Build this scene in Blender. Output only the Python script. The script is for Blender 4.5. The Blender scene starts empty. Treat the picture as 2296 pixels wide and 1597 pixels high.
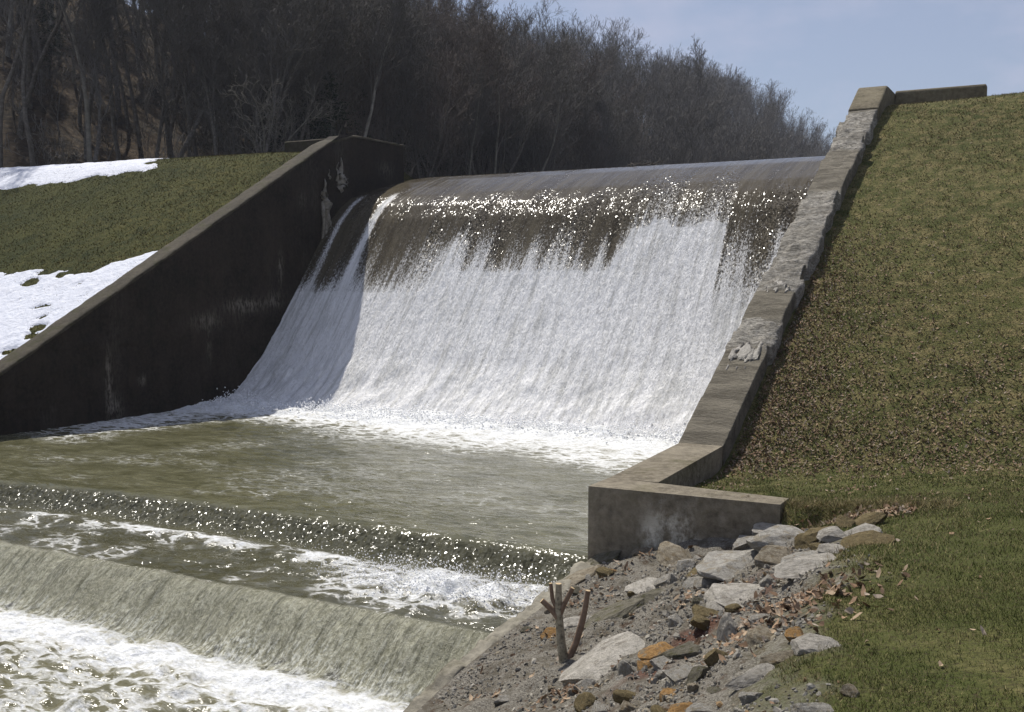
import bpy, math, random
import numpy as np
from mathutils import Matrix, Vector

random.seed(7)
rng = np.random.default_rng(11)
SC = bpy.context.scene
R = math.radians

# ------------------------------------------------------------------ camera
FPX, PITCH, ROLL, YAW = 2341.54 / 2296.0, 0.0723, 0.0027, 0.5009      # focal length in picture widths
cam_d = bpy.data.cameras.new('camera')
cam = bpy.data.objects.new('camera', cam_d)
SC.collection.objects.link(cam)
SC.camera = cam
cam_d.sensor_width = 36.0
cam_d.lens = 36.0 * FPX
cam_d.clip_start = 0.05
cam_d.clip_end = 5000
_M = Matrix.Rotation(YAW, 4, 'Z') @ Matrix.Rotation(math.pi / 2 - PITCH, 4, 'X') @ Matrix.Rotation(ROLL, 4, 'Z')
cam.matrix_world = Matrix.Translation((0, 0, 4)) @ _M

# ------------------------------------------------------------------ sky, sun, exposure
SUN_EL, SUN_AZ = 57.0, 56.0                # azimuth from +Y towards -X
world = bpy.data.worlds.new('World')
SC.world = world
world.use_nodes = True
wn = world.node_tree
bg = wn.nodes['Background']
sky = wn.nodes.new('ShaderNodeTexSky')
sky.sky_type = 'NISHITA'
sky.sun_disc = False
sky.sun_elevation = R(SUN_EL)
sky.sun_rotation = R(-SUN_AZ)
sky.air_density = 1.0
sky.dust_density = 0.6
sky.ozone_density = 3.0
# faint wisps of cloud, laid out in sky direction
tc = wn.nodes.new('ShaderNodeTexCoord')
mp = wn.nodes.new('ShaderNodeMapping')
mp.inputs['Scale'].default_value = (3.0, 3.0, 7.0)
nz = wn.nodes.new('ShaderNodeTexNoise')
nz.inputs['Scale'].default_value = 2.3
nz.inputs['Detail'].default_value = 7
nz.inputs['Roughness'].default_value = 0.6
rmp = wn.nodes.new('ShaderNodeMapRange')
rmp.inputs[1].default_value = 0.46
rmp.inputs[2].default_value = 0.78
rmp.inputs[3].default_value = 0.38
rmp.inputs[4].default_value = 0.80
mxs = wn.nodes.new('ShaderNodeMix')
mxs.data_type = 'RGBA'
mxs.inputs[7].default_value = (6.6, 6.8, 8.6, 1)
wn.links.new(tc.outputs['Generated'], mp.inputs[0])
wn.links.new(mp.outputs[0], nz.inputs['Vector'])
wn.links.new(nz.outputs['Fac'], rmp.inputs[0])
wn.links.new(rmp.outputs[0], mxs.inputs[0])
wn.links.new(sky.outputs[0], mxs.inputs[6])
wn.links.new(mxs.outputs[2], bg.inputs[0])
bg.inputs[1].default_value = 0.075

sun_d = bpy.data.lights.new('sun', 'SUN')
sun_d.energy = 4.8
sun_d.angle = R(0.5)
sun_d.color = (1.0, 0.95, 0.87)
sun = bpy.data.objects.new('sun', sun_d)
SC.collection.objects.link(sun)
L_SUN = Vector((-math.sin(R(SUN_AZ)) * math.cos(R(SUN_EL)), math.cos(R(SUN_AZ)) * math.cos(R(SUN_EL)), math.sin(R(SUN_EL))))
sun.rotation_euler = L_SUN.to_track_quat('Z', 'Y').to_euler()

SC.view_settings.view_transform = 'Standard'
SC.view_settings.look = 'None'
SC.view_settings.exposure = 0.12
SC.view_settings.gamma = 1.0
SC.cycles.use_denoising = True
SC.cycles.denoiser = 'OPENIMAGEDENOISE'
SC.cycles.denoising_prefilter = 'ACCURATE'
SC.cycles.max_bounces = 5
SC.cycles.diffuse_bounces = 3
SC.cycles.glossy_bounces = 2
SC.cycles.sample_clamp_direct = 12
SC.cycles.sample_clamp_indirect = 4

# ------------------------------------------------------------------ numbers of the place (metres; z=0 is the upper stilling pool)
XL, XR, YP, ZP, SL, ZC, YB = -24.21, -5.81, 31.16, 9.43, 0.551, 8.08, 24.85
PROF = np.array([(80, 8.10), (40, 8.11), (36.2, 8.12), (35.1, 8.07), (34.3, 7.97), (33.4, 7.74), (32.5, 7.4), (31.7, 7.07), (31.0, 6.66), (30.4, 6.13), (29.75, 5.28),
                 (29.1, 4.44), (28.4, 3.52), (27.65, 2.55), (26.8, 1.56), (25.9, .72), (24.85, 0.03), (24.3, -.22), (23.9, -.35)])


# ------------------------------------------------------------------ numpy noise
def _h(ix, iy, iz, seed):
    n = (ix.astype(np.int64) * 374761393 + iy.astype(np.int64) * 668265263 + iz.astype(np.int64) * 2147483647 + seed * 974634777) & 0xffffffff
    n = ((n ^ (n >> 13)) * 1274126177) & 0xffffffff
    n = n ^ (n >> 16)
    return (n & 0xffffff) / float(0xffffff)


def vnoise(x, y, z=0.0, seed=0):
    x, y, z = np.broadcast_arrays(np.asarray(x, float), np.asarray(y, float), np.asarray(z, float))
    ix, iy, iz = np.floor(x), np.floor(y), np.floor(z)
    fx, fy, fz = x - ix, y - iy, z - iz
    fx, fy, fz = [f * f * f * (f * (f * 6 - 15) + 10) for f in (fx, fy, fz)]
    out = 0
    for a in (0, 1):
        for b in (0, 1):
            for c in (0, 1):
                w = (fx if a else 1 - fx) * (fy if b else 1 - fy) * (fz if c else 1 - fz)
                out = out + w * _h(ix + a, iy + b, iz + c, seed)
    return out * 2 - 1


def fbm(x, y, z=0.0, oct=4, seed=0, gain=0.5, lac=2.03):
    s, a, t = 0, 1.0, 0
    for i in range(oct):
        s = s + a * vnoise(np.asarray(x) * lac ** i, np.asarray(y) * lac ** i, np.asarray(z) * lac ** i, seed + i * 17)
        t += a
        a *= gain
    return s / t


def sstep(a, b, x):
    t = np.clip((np.asarray(x, float) - a) / (b - a), 0, 1)
    return t * t * (3 - 2 * t)


# ------------------------------------------------------------------ object helpers
def meta(o, label=None, cat=None, group=None, kind=None):
    if label: o['label'] = label
    if cat: o['category'] = cat
    if group: o['group'] = group
    if kind: o['kind'] = kind
    return o


def mesh_np(name, co, quads=None, tris=None, smooth=True):
    co = np.asarray(co, np.float32).reshape(-1, 3)
    me = bpy.data.meshes.new(name)
    me.vertices.add(len(co))
    me.vertices.foreach_set('co', co.ravel())
    idx, starts, n = [], [], 0
    if quads is not None and len(quads):
        q = np.asarray(quads, np.int32).reshape(-1, 4)
        idx.append(q.ravel()); starts.append(np.arange(len(q)) * 4 + n); n += q.size
    if tris is not None and len(tris):
        t = np.asarray(tris, np.int32).reshape(-1, 3)
        idx.append(t.ravel()); starts.append(np.arange(len(t)) * 3 + n); n += t.size
    idx = np.concatenate(idx); starts = np.concatenate(starts)
    me.loops.add(len(idx)); me.loops.foreach_set('vertex_index', idx.astype(np.int32))
    me.polygons.add(len(starts)); me.polygons.foreach_set('loop_start', starts.astype(np.int32))
    me.update(calc_edges=True)
    me.polygons.foreach_set('use_smooth', np.full(len(starts), smooth))
    return me


def obj(name, me, mat, parent=None, loc=None):
    o = bpy.data.objects.new(name, me)
    SC.collection.objects.link(o)
    if mat is not None and me is not None:
        me.materials.clear()
        for m in (mat if isinstance(mat, (list, tuple)) else [mat]): me.materials.append(m)
    if parent is not None: o.parent = parent
    if loc is not None: o.location = loc
    return o


def empty(name, loc=(0, 0, 0)):
    o = bpy.data.objects.new(name, None)
    SC.collection.objects.link(o)
    o.location = loc
    o.empty_display_size = 0.3
    return o


def attr(me, name, vals):
    a = me.attributes.new(name, 'FLOAT', 'POINT')
    a.data.foreach_set('value', np.asarray(vals, np.float32).ravel())


def attr_col(me, name, cols):
    a = me.attributes.new(name, 'FLOAT_COLOR', 'POINT')
    c = np.ones((len(cols), 4), np.float32)
    c[:, :3] = cols
    a.data.foreach_set('color', c.ravel())


def grid(nu, nv, keep=None):
    """quad indices of an nu x nv grid (v fastest)"""
    i, j = np.meshgrid(np.arange(nu - 1), np.arange(nv - 1), indexing='ij')
    a = (i * nv + j).ravel()
    q = np.stack([a, a + nv, a + nv + 1, a + 1], 1)
    if keep is not None: q = q[keep.ravel()]
    return q


def compact(co, q, *attrs):
    u, inv = np.unique(q.ravel(), return_inverse=True)
    return co[u], inv.reshape(q.shape), [a.ravel()[u] for a in attrs]


def lines(*segs):
    """non-uniform coordinate lines: (start, end, step), ..."""
    out = []
    for a, b, s in segs:
        n = max(1, int(round((b - a) / s)))
        out.append(np.linspace(a, b, n, endpoint=False))
    out.append(np.array([segs[-1][1]]))
    return np.concatenate(out)


def ray(x, y):
    """direction through a point of the photograph (2296 wide), to find where on the terrain a thing stands"""
    v = _M.to_3x3() @ Vector(((x - 1148) / 2341.54, -(y - 798.5) / 2341.54, -1))
    return np.array(v)


# ------------------------------------------------------------------ materials
class NT:
    def __init__(s, name, rough=0.8, spec=0.3):
        s.m = bpy.data.materials.new(name)
        s.m.use_nodes = True
        s.t = s.m.node_tree
        s.b = s.t.nodes['Principled BSDF']
        s.b.inputs['Roughness'].default_value = rough
        s.b.inputs['Specular IOR Level'].default_value = spec
        s._pos = None

    def n(s, kind, **kw):
        x = s.t.nodes.new('ShaderNode' + kind)
        for k, v in kw.items(): setattr(x, k, v)
        return x

    def put(s, sock, v):
        if isinstance(v, bpy.types.NodeSocket): s.t.links.new(v, sock)
        elif isinstance(v, (tuple, list)) and len(v) == 3 and sock.type == 'RGBA': sock.default_value = (*v, 1)
        else: sock.default_value = v

    def pos(s, scale=(1, 1, 1), coord='Object'):
        tc = s.n('TexCoord')
        m = s.n('Mapping')
        s.t.links.new(tc.outputs[coord], m.inputs[0])
        m.inputs['Scale'].default_value = scale
        return m.outputs[0]

    def noise(s, scale, vec=None, detail=4, rough=0.55, dist=0.0):
        x = s.n('TexNoise')
        x.inputs['Scale'].default_value = scale
        x.inputs['Detail'].default_value = detail
        x.inputs['Roughness'].default_value = rough
        x.inputs['Distortion'].default_value = dist
        s.t.links.new(vec if vec is not None else s.pos(), x.inputs['Vector'])
        return x.outputs['Fac']

    def voro(s, scale, vec=None, feature='F1', out='Distance'):
        x = s.n('TexVoronoi', feature=feature)
        x.inputs['Scale'].default_value = scale
        s.t.links.new(vec if vec is not None else s.pos(), x.inputs['Vector'])
        return x.outputs[out]

    def rng(s, v, a, b, c=0.0, d=1.0, smooth=False):
        x = s.n('MapRange')
        if smooth: x.interpolation_type = 'SMOOTHSTEP'
        s.put(x.inputs[0], v)
        for i, k in enumerate((a, b, c, d)): s.put(x.inputs[i + 1], k)
        return x.outputs[0]

    def math(s, op, a, b=0.0, clamp=False):
        x = s.n('Math', operation=op)
        x.use_clamp = clamp
        s.put(x.inputs[0], a); s.put(x.inputs[1], b)
        return x.outputs[0]

    def mix(s, f, a, b, mode='MIX'):
        x = s.n('Mix', data_type='RGBA')
        x.blend_type = mode
        s.put(x.inputs[0], f); s.put(x.inputs[6], a); s.put(x.inputs[7], b)
        return x.outputs[2]

    def at(s, name, col=False):
        x = s.n('Attribute', attribute_name=name)
        return x.outputs['Color' if col else 'Fac']

    def xyz(s):
        x = s.n('SeparateXYZ')
        g = s.n('NewGeometry')
        s.t.links.new(g.outputs['Position'], x.inputs[0])
        return x.outputs

    def bump(s, h, dist, strength=1.0, prev=None):
        x = s.n('Bump')
        x.inputs['Distance'].default_value = dist
        s.put(x.inputs['Strength'], strength)
        s.put(x.inputs['Height'], h)
        if prev is not None: s.t.links.new(prev, x.inputs['Normal'])
        return x.outputs[0]

    def done(s, color=None, rough=None, normal=None, spec=None):
        if color is not None: s.put(s.b.inputs['Base Color'], color)
        if rough is not None: s.put(s.b.inputs['Roughness'], rough)
        if normal is not None: s.put(s.b.inputs['Normal'], normal)
        if spec is not None: s.put(s.b.inputs['Specular IOR Level'], spec)
        return s.m


def m_concrete(name, dark, light, moss=(.035, .04, .014), mossamt=0.5, stain=None, bump=0.02):
    t = NT(name, 0.9, 0.2)
    a = t.noise(0.9, detail=6, rough=.65)
    b = t.noise(9, detail=5, rough=.7)
    v = t.noise(2.2, t.pos((1.6, 1.6, .25)), 4, .6)
    c = t.mix(t.rng(a, .35, .68), dark, light)
    c = t.mix(t.rng(v, .45, .7, 0, .55), c, tuple(k * .5 for k in dark))
    c = t.mix(t.rng(b, .38, .7, 0, .6), c, tuple(k * 1.35 for k in light))
    mm = t.noise(1.7, detail=5, rough=.7)
    c = t.mix(t.rng(mm, .52, .68, 0, mossamt), c, moss)
    if stain:
        s = t.math('MULTIPLY', t.at('stain'), t.rng(t.noise(5, t.pos((1, 2.5, .7)), 5, .7), .42, .6))
        c = t.mix(s, c, stain)
    # small pits and specks
    p = t.voro(28)
    c = t.mix(t.rng(p, .0, .22, .45, 0), c, tuple(k * .35 for k in dark))
    n = t.bump(b, bump)
    n = t.bump(t.noise(45, detail=3, rough=.7), bump * .35, 1, n)
    return t.done(c, normal=n)


M = {}
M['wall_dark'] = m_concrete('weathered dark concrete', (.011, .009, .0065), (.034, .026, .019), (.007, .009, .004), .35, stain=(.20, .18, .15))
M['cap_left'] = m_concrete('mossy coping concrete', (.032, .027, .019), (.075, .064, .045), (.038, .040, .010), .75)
M['conc_low'] = m_concrete('stained grey concrete', (.11, .092, .064), (.25, .22, .165), (.095, .09, .038), .4, stain=(.62, .59, .50), bump=.035)
M['conc_top'] = m_concrete('grey concrete top', (.12, .11, .088), (.24, .22, .18), (.10, .095, .05), .35)
M['conc_block'] = m_concrete('brown weathered block concrete', (.09, .075, .05), (.19, .165, .11), (.07, .065, .025), .5)
M['apron'] = m_concrete('pale bank concrete', (.13, .118, .09), (.27, .25, .20), (.10, .095, .05), .4)


def m_ledge():
    t = NT('spalled stone coping', .92, .2)
    st = t.noise(2.2, t.pos((.5, 2.2, 2.2)), 6, .7, .6)
    b = t.noise(14, t.pos((.7, 1.6, 2.4)), 6, .75)
    f = t.noise(60, detail=3, rough=.7)
    c = t.mix(t.rng(st, .38, .60), (.30, .275, .225), (.66, .62, .54))
    c = t.mix(t.rng(b, .36, .60, .85, 0), c, (.07, .062, .05))
    c = t.mix(t.rng(f, .45, .7, 0, .4), c, (.5, .48, .43))
    smooth_c = t.mix(t.rng(st, .4, .6), (.15, .133, .10), (.29, .26, .20))
    smooth_c = t.mix(t.rng(b, .5, .72, 0, .5), smooth_c, (.26, .24, .19))
    c = t.mix(t.at('smooth'), c, smooth_c)
    return t.done(c, normal=t.bump(b, .09, 1, t.bump(f, .015)))


M['ledge'] = m_ledge()


def facets(t, base, vec, amount, amp):
    """broken water: every wavelet tilts its own way, so a few flash in the sun"""
    v = t.n('TexVoronoi'); v.inputs['Scale'].default_value = 1.0
    t.t.links.new(vec, v.inputs['Vector'])
    a = t.n('VectorMath', operation='SUBTRACT'); t.t.links.new(v.outputs['Color'], a.inputs[0]); a.inputs[1].default_value = (.5, .5, .5)
    k = t.n('VectorMath', operation='SCALE'); t.t.links.new(a.outputs[0], k.inputs[0]); t.put(k.inputs['Scale'], t.math('MULTIPLY', amount, amp))
    b = t.n('VectorMath', operation='ADD'); t.t.links.new(base, b.inputs[0]); t.t.links.new(k.outputs[0], b.inputs[1])
    n = t.n('VectorMath', operation='NORMALIZE'); t.t.links.new(b.outputs[0], n.inputs[0])
    return n.outputs[0]


def m_falls():
    t = NT('falling water', .5, .5)
    t.b.inputs['IOR'].default_value = 1.33
    uv = t.n('UVMap').outputs[0]
    def mp(sx, sy):
        m = t.n('Mapping'); t.t.links.new(uv, m.inputs[0]); m.inputs['Scale'].default_value = (sx, sy, 1); return m.outputs[0]
    grain = t.noise(1.0, mp(21, 8), 5, .75)          # droplets drawn out down the fall
    fine = t.noise(1.0, mp(44, 13), 3, .75)
    streak = t.noise(1.0, mp(2.2, .16), 5, .65)
    ropes = t.noise(1.0, mp(5.0, .38), 6, .72, .3)
    foam = t.at('foam')
    thr = t.math('ADD', t.math('MULTIPLY', t.rng(grain, .38, .62), .6), t.math('MULTIPLY', t.rng(fine, .37, .63), .4))
    thr = t.math('ADD', thr, t.math('ADD', t.math('MULTIPLY', t.math('SUBTRACT', streak, .5), .8), t.math('MULTIPLY', t.math('SUBTRACT', ropes, .5), 1.0)))
    x = t.math('SUBTRACT', t.math('MULTIPLY', foam, 1.45), t.math('ADD', thr, .12))
    fac = t.rng(x, -.34, .36, 0, 1, True)
    brown = t.mix(t.rng(streak, .38, .62), (.058, .048, .032), (.105, .090, .062))
    white = t.mix(t.rng(grain, .32, .58), (.76, .76, .74), (.96, .96, .96))
    holes = t.math('MULTIPLY', t.rng(t.noise(1.0, mp(11, 2.4), 4, .7), .58, .70), .45)
    white = t.mix(t.rng(ropes, .47, .62, 0, .62), white, (.46, .46, .43))
    white = t.mix(holes, white, (.34, .33, .30))
    c = t.mix(fac, brown, white)
    rough = t.rng(fac, 0, 1, .09, .85)
    spec = t.rng(fac, 0, 1, .22, .15)
    gl = t.at('rough')
    ripple = t.noise(1.0, mp(5, .8), 3, .6)
    n = t.bump(ripple, .03, 1.0)
    n = facets(t, n, mp(34, 21), t.math('MULTIPLY', gl, t.math('SUBTRACT', 1.0, fac)), 1.15)
    n = facets(t, n, mp(30, 12), fac, .42)
    n = t.bump(t.math('ADD', grain, t.math('MULTIPLY', fine, .6)), .05, fac, n)
    return t.done(c, rough, n, spec)


M['falls'] = m_falls()


def m_river():
    t = NT('muddy river water', .1, .5)
    t.b.inputs['IOR'].default_value = 1.33
    base = t.pos((1, 1, 1))
    foam = t.at('foam')
    big = t.noise(1.3, t.pos((.8, 1.4, .6)), 6, .62, 1.6)
    cell = t.voro(1.9, None, 'SMOOTH_F1')
    # warped cells: foam nets
    w = t.n('VectorMath', operation='ADD')
    wn_ = t.n('TexNoise'); wn_.inputs['Scale'].default_value = 1.6; wn_.inputs['Detail'].default_value = 4
    t.t.links.new(t.pos((.9, 1.5, 0)), wn_.inputs['Vector'])
    t.t.links.new(t.pos((.7, 1.25, 0)), w.inputs[0]); t.t.links.new(wn_.outputs['Color'], w.inputs[1])
    net = t.voro(2.3, w.outputs[0], 'DISTANCE_TO_EDGE')
    net2 = t.voro(5.5, w.outputs[0], 'DISTANCE_TO_EDGE')
    fine = t.noise(13, t.pos((1, 1.2, 1)), 5, .72)
    netf = t.math('ADD', t.rng(net, 0, .26, .62, 0, True), t.rng(net2, 0, .28, .30, 0, True))
    x = t.math('ADD', t.math('ADD', netf, t.math('MULTIPLY', big, .6)), t.math('MULTIPLY', fine, .5))
    x = t.math('ADD', x, t.math('MULTIPLY', foam, 1.25))
    fac = t.rng(x, 1.02, 2.15, 0, 1, True)
    fac = t.math('MULTIPLY', fac, t.rng(foam, .02, .2))
    sheet = t.at('sheet')                        # thin aerated water sliding over a sill
    mud = t.mix(t.rng(big, .35, .65), (.070, .068, .034), (.135, .130, .076))
    mud = t.mix(t.math('MULTIPLY', foam, .5), mud, (.38, .34, .22))
    gr = t.noise(1.0, t.pos((17, 11, 9)), 5, .75)
    gr2 = t.noise(1.0, t.pos((5, 2.5, 2.5)), 4, .7)
    shc = t.mix(t.rng(gr, .36, .62), (.21, .205, .135), (.52, .51, .39))
    shc = t.mix(t.rng(t.noise(1.0, t.pos((1.6, .5, .5)), 5, .65), .38, .66, 0, .55), shc, (.16, .155, .095))
    shc = t.mix(t.math('MULTIPLY', t.rng(gr2, .54, .62, 0, .95), t.at('pits')), shc, (.035, .035, .032))
    shc = t.mix(t.math('MULTIPLY', t.rng(gr, .5, .62), t.at('pits')), shc, (.75, .75, .66))
    st1 = t.noise(1.0, t.pos((9, .9, 1.2)), 6, .75)
    st2 = t.noise(1.0, t.pos((26, 3.5, 4)), 5, .75)
    shc = t.mix(t.rng(st1, .50, .64, 0, .75), shc, (.075, .075, .045))
    shc = t.mix(t.math('MULTIPLY', t.rng(st2, .52, .66), t.math('ADD', t.math('MULTIPLY', t.at('pits'), .7), .18)), shc, (.84, .85, .78))
    mud = t.mix(t.math('MULTIPLY', t.at('deep'), .48), mud, (.036, .034, .024))
    mud = t.mix(sheet, mud, shc)
    c = t.mix(fac, mud, t.mix(t.rng(fine, .35, .65), (.60, .61, .58), (.90, .92, .95)))
    rough = t.rng(fac, 0, 1, .09, .8)
    rough = t.math('MAXIMUM', rough, t.math('MULTIPLY', sheet, .26))
    gl = t.at('rough')
    n = t.bump(t.noise(3.2, t.pos((.7, 1.5, 1)), 3, .6, .8), .05, t.rng(sheet, 0, 1, .8, .2))
    n = facets(t, n, t.pos((30, 19, 19)), gl, .66)
    n = t.bump(fine, .05, fac, n)
    n = t.bump(gr, .06, sheet, n)
    return t.done(c, rough, n)


M['river'] = m_river()


def m_simple(name, cols, scale=3, rough=.9, bump=.01, bscale=20, spec=.2):
    t = NT(name, rough, spec)
    a = t.noise(scale, detail=5, rough=.65)
    c = t.mix(t.rng(a, .35, .65), cols[0], cols[1])
    if len(cols) > 2: c = t.mix(t.rng(t.noise(scale * 3.1, detail=4), .5, .68), c, cols[2])
    return t.done(c, normal=t.bump(t.noise(bscale, detail=4, rough=.7), bump))


M['reservoir'] = m_simple('still reservoir water', ((.02, .022, .015), (.03, .03, .02)), 1, .08, .01, 4, .5)
M['bark'] = m_simple('bark', ((.075, .066, .054), (.13, .115, .095), (.18, .165, .14)), 2, .95, .02, 12)
M['bark_pale'] = m_simple('pale bark', ((.16, .145, .115), (.26, .24, .20)), 3, .9, .01, 14)
M['twig'] = m_simple('bare twigs', ((.100, .092, .081), (.150, .138, .122)), .3, .95, .0, 5)
M['twig_red'] = m_simple('reddish bare twigs', ((.115, .095, .080), (.155, .130, .112)), .3, .95, .0, 5)
M['needle'] = m_simple('hemlock needles', ((.010, .018, .008), (.022, .034, .014)), 1.2, .9, .0, 9)
M['ice'] = m_simple('dull tan ice', ((.12, .108, .085), (.25, .23, .195)), 9, .5, .02, 25, .5)  # one low tan tone for all the ice
M['stump'] = m_simple('pale dry stem bark', ((.22, .19, .13), (.38, .34, .25), (.12, .10, .07)), 12, .85, .004, 50)
M['stump_dark'] = m_simple('brown dry stem bark', ((.14, .095, .065), (.24, .17, .12)), 14, .85, .004, 50)
M['cut'] = m_simple('fresh cut wood', ((.45, .33, .19), (.55, .42, .26)), 20, .8, .002, 80)


def m_snow():
    t = NT('old snow', .75, .3)
    c = t.mix(t.rng(t.noise(5, detail=5), .4, .7), (.58, .61, .69), (.70, .72, .78))
    c = t.mix(t.rng(t.noise(2.2, detail=6, rough=.7), .60, .75, 0, .35), c, (.5, .5, .48))
    return t.done(c, normal=t.bump(t.noise(7, detail=5, rough=.6), .06))


M['snow'] = m_snow()


def m_lawn(name, side):
    t = NT(name, .95, .1)
    a = t.noise(.55, detail=6, rough=.65)
    b = t.noise(3.5, detail=5, rough=.7)
    f = t.noise(26, detail=4, rough=.75)
    if side == 'right':
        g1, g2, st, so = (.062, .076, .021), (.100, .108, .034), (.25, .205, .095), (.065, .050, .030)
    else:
        g1, g2, st, so = (.032, .042, .013), (.070, .074, .020), (.14, .125, .040), (.032, .032, .014)  # left bank: darker green, straw and soil tones
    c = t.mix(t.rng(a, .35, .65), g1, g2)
    straw = t.math('ADD', t.math('MULTIPLY', b, .6), t.math('MULTIPLY', f, .4))
    c = t.mix(t.math('MULTIPLY', t.rng(straw, .46, .62), t.at('dry')), c, st)
    c = t.mix(t.rng(f, .5, .36, 0, .85), c, so)
    if side == 'right':
        fl = t.noise(60, detail=3, rough=.7)
        dirt = t.mix(t.rng(fl, .4, .6), (.13, .118, .095), (.29, .27, .23))
        dirt = t.mix(t.rng(t.noise(4, detail=6, rough=.75), .48, .60), dirt, (.13, .115, .088))
        dirt = t.mix(t.rng(t.noise(7, detail=5, rough=.7), .56, .66), dirt, (.09, .062, .042))
        c = t.mix(t.at('dirt'), c, dirt)
        red = t.mix(t.rng(f, .4, .6), (.075, .035, .024), (.16, .08, .055))
        c = t.mix(t.at('redsoil'), c, red)
    n = t.bump(f, .05)
    return t.done(c, normal=n)


M['lawn_r'] = m_lawn('winter lawn', 'right')
M['lawn_l'] = m_lawn('dark winter lawn', 'left')


def m_forest_floor():
    t = NT('leaf litter floor', .95, .1)
    a = t.noise(.16, t.pos((1, 1, 2.5)), 6, .7)
    b = t.noise(2.4, t.pos((1, 1, 2.0)), 5, .75)
    c = t.mix(t.rng(a, .4, .62), (.022, .018, .013), (.080, .056, .034))
    c = t.mix(t.rng(b, .5, .70, 0, .7), c, (.12, .088, .052))
    c = t.mix(t.rng(b, .48, .34, 0, .8), c, (.018, .016, .013))
    return t.done(c, normal=t.bump(b, .25))


M['floor'] = m_forest_floor()


def m_vcol(name, rough=.85, spec=.2, bump=0.0, bs=40, transl=0.0):
    t = NT(name, rough, spec)
    c = t.at('Col', True)
    if bump:
        f = t.noise(bs, detail=4, rough=.7)
        c = t.mix(t.rng(f, .35, .65, 0, .35), c, (.5, .47, .4), 'MULTIPLY')
        return t.done(c, normal=t.bump(f, bump))
    return t.done(c)


M['blade'] = m_vcol('grass blades', .8, .15)
M['leaf'] = m_vcol('dry leaves', .8, .2)
M['gravel'] = m_vcol('gravel stones', .9, .2, .004, 60)


def m_rock(name, c1, c2, c3, s=5.0):
    t = NT(name, .9, .2)
    a = t.noise(s, detail=6, rough=.68)
    b = t.noise(s * 6, detail=5, rough=.75)
    g = t.noise(s * .6, detail=3)
    c = t.mix(t.rng(a, .38, .62), c1, c2)
    c = t.mix(t.rng(g, .52, .64), c, c3)
    c = t.mix(t.rng(b, .46, .34, 0, .75), c, tuple(k * .3 for k in c1))
    c = t.mix(t.rng(b, .56, .7, 0, .4), c, tuple(min(.75, k * 1.4) for k in c2))
    return t.done(c, normal=t.bump(b, .018, 1, t.bump(a, .05)))


M['rock_pale'] = m_rock('pale sandstone', (.42, .39, .33), (.60, .56, .49), (.33, .30, .25))
M['rock_grey'] = m_rock('grey stone', (.32, .30, .26), (.50, .475, .42), (.33, .29, .22))
M['rock_tan'] = m_rock('tan pitted stone', (.24, .20, .14), (.42, .37, .28), (.22, .17, .10))
M['rock_orange'] = m_rock('orange iron-stained stone', (.34, .19, .07), (.52, .31, .12), (.30, .24, .16))
M['rock_ochre'] = m_rock('ochre brown stone', (.15, .12, .06), (.28, .22, .11), (.20, .15, .07))
M['rock_moss'] = m_rock('grey-brown mossy stone', (.13, .12, .085), (.23, .21, .16), (.11, .105, .05))

# ------------------------------------------------------------------ ground shape, right bank
XG_Y = np.array([-2, 4.7, 5.4, 6.4, 8.0, 9.3, 10.2, 11.3, 12.8, 13.4])
XG_X = np.array([-.9, -1.05, -1.15, -1.30, -1.55, -1.45, -1.75, -2.35, -3.1, -3.3])


def edge_z(Y):
    return np.interp(Y, [0, 5, 8.26, 9.16, 10.1, 11.7, 12.75], [-1.2, -.75, -.26, -.12, -.02, .08, .20])


def ground_right(X, Y, rough=True):
    X = np.asarray(X, float); Y = np.asarray(Y, float)
    Lw = 1.02 + .08 * (X + 5) + .05 * np.maximum(0, X + 3.3) + .05 * (13 - Y)
    Lw = Lw + .05 * fbm(X * .5, Y * .5, seed=3)
    E = ZP - .31 + SL * (Y - YP) + .09 * sstep(-5, 0, X)
    E = E + .12 * fbm(X * .18, Y * .18, seed=9, oct=2)
    crest = 8.98 + .10 * sstep(-5, -1, X) + 0 * X
    k = .35
    h = np.clip(.5 + .5 * (Lw - E) / k, 0, 1)
    T = E * (1 - h) + Lw * h + k * h * (1 - h)
    k2 = .5
    h = np.clip(.5 + .5 * (crest - T) / k2, 0, 1)
    T = crest * (1 - h) + T * h - k2 * h * (1 - h)
    # stony bank falling to the water
    xg = np.interp(Y, XG_Y, XG_X) + .22 * fbm(Y * 1.3, 3.3, seed=5)
    ze = edge_z(Y) + .035
    tt = np.clip((X + 5.55) / (xg + 5.55), 0, 1)
    lo = ze + (T - ze) * (tt * .55 + .45 * sstep(0, 1, tt))
    lo = lo - .36 * np.exp(-((X + 3.3) / .85) ** 2) * sstep(11.0, 12.5, Y)
    if rough:
        lo = lo + sstep(0, .1, tt) * (1 - sstep(.85, 1, tt)) * (.13 * fbm(X * 1.6, Y * 1.6, seed=21) + .035 * fbm(X * 7, Y * 7, seed=22))
    w = 1 - sstep(12.75, 13.15, Y + .22 * fbm(X * 3, Y * 2, seed=31))
    w = np.where(X < -3.28, (Y < 13.18).astype(float), w)
    tu = (X + 5.55) / (xg + 5.55)
    T2 = lo * w + T * (1 - w)
    # ragged turf lip along the edge of the lawn
    if rough:
        T2 = T2 + .018 * fbm(X * 5, Y * 5, seed=40) * (1 - w)
    return T2, w * (1 - sstep(.88, 1.02, tu + .09 * fbm(X * 2.5, Y * 2.5, seed=6)))


def ground_hit(px, py):
    d = ray(px, py); o = np.array([0, 0, 4.0])
    t = np.linspace(2.5, 60, 4000)
    P = o + t[:, None] * d / abs(d[1])
    z, _ = ground_right(P[:, 0], P[:, 1], False)
    k = int(np.argmax(P[:, 2] < z))
    return P[k]


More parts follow.
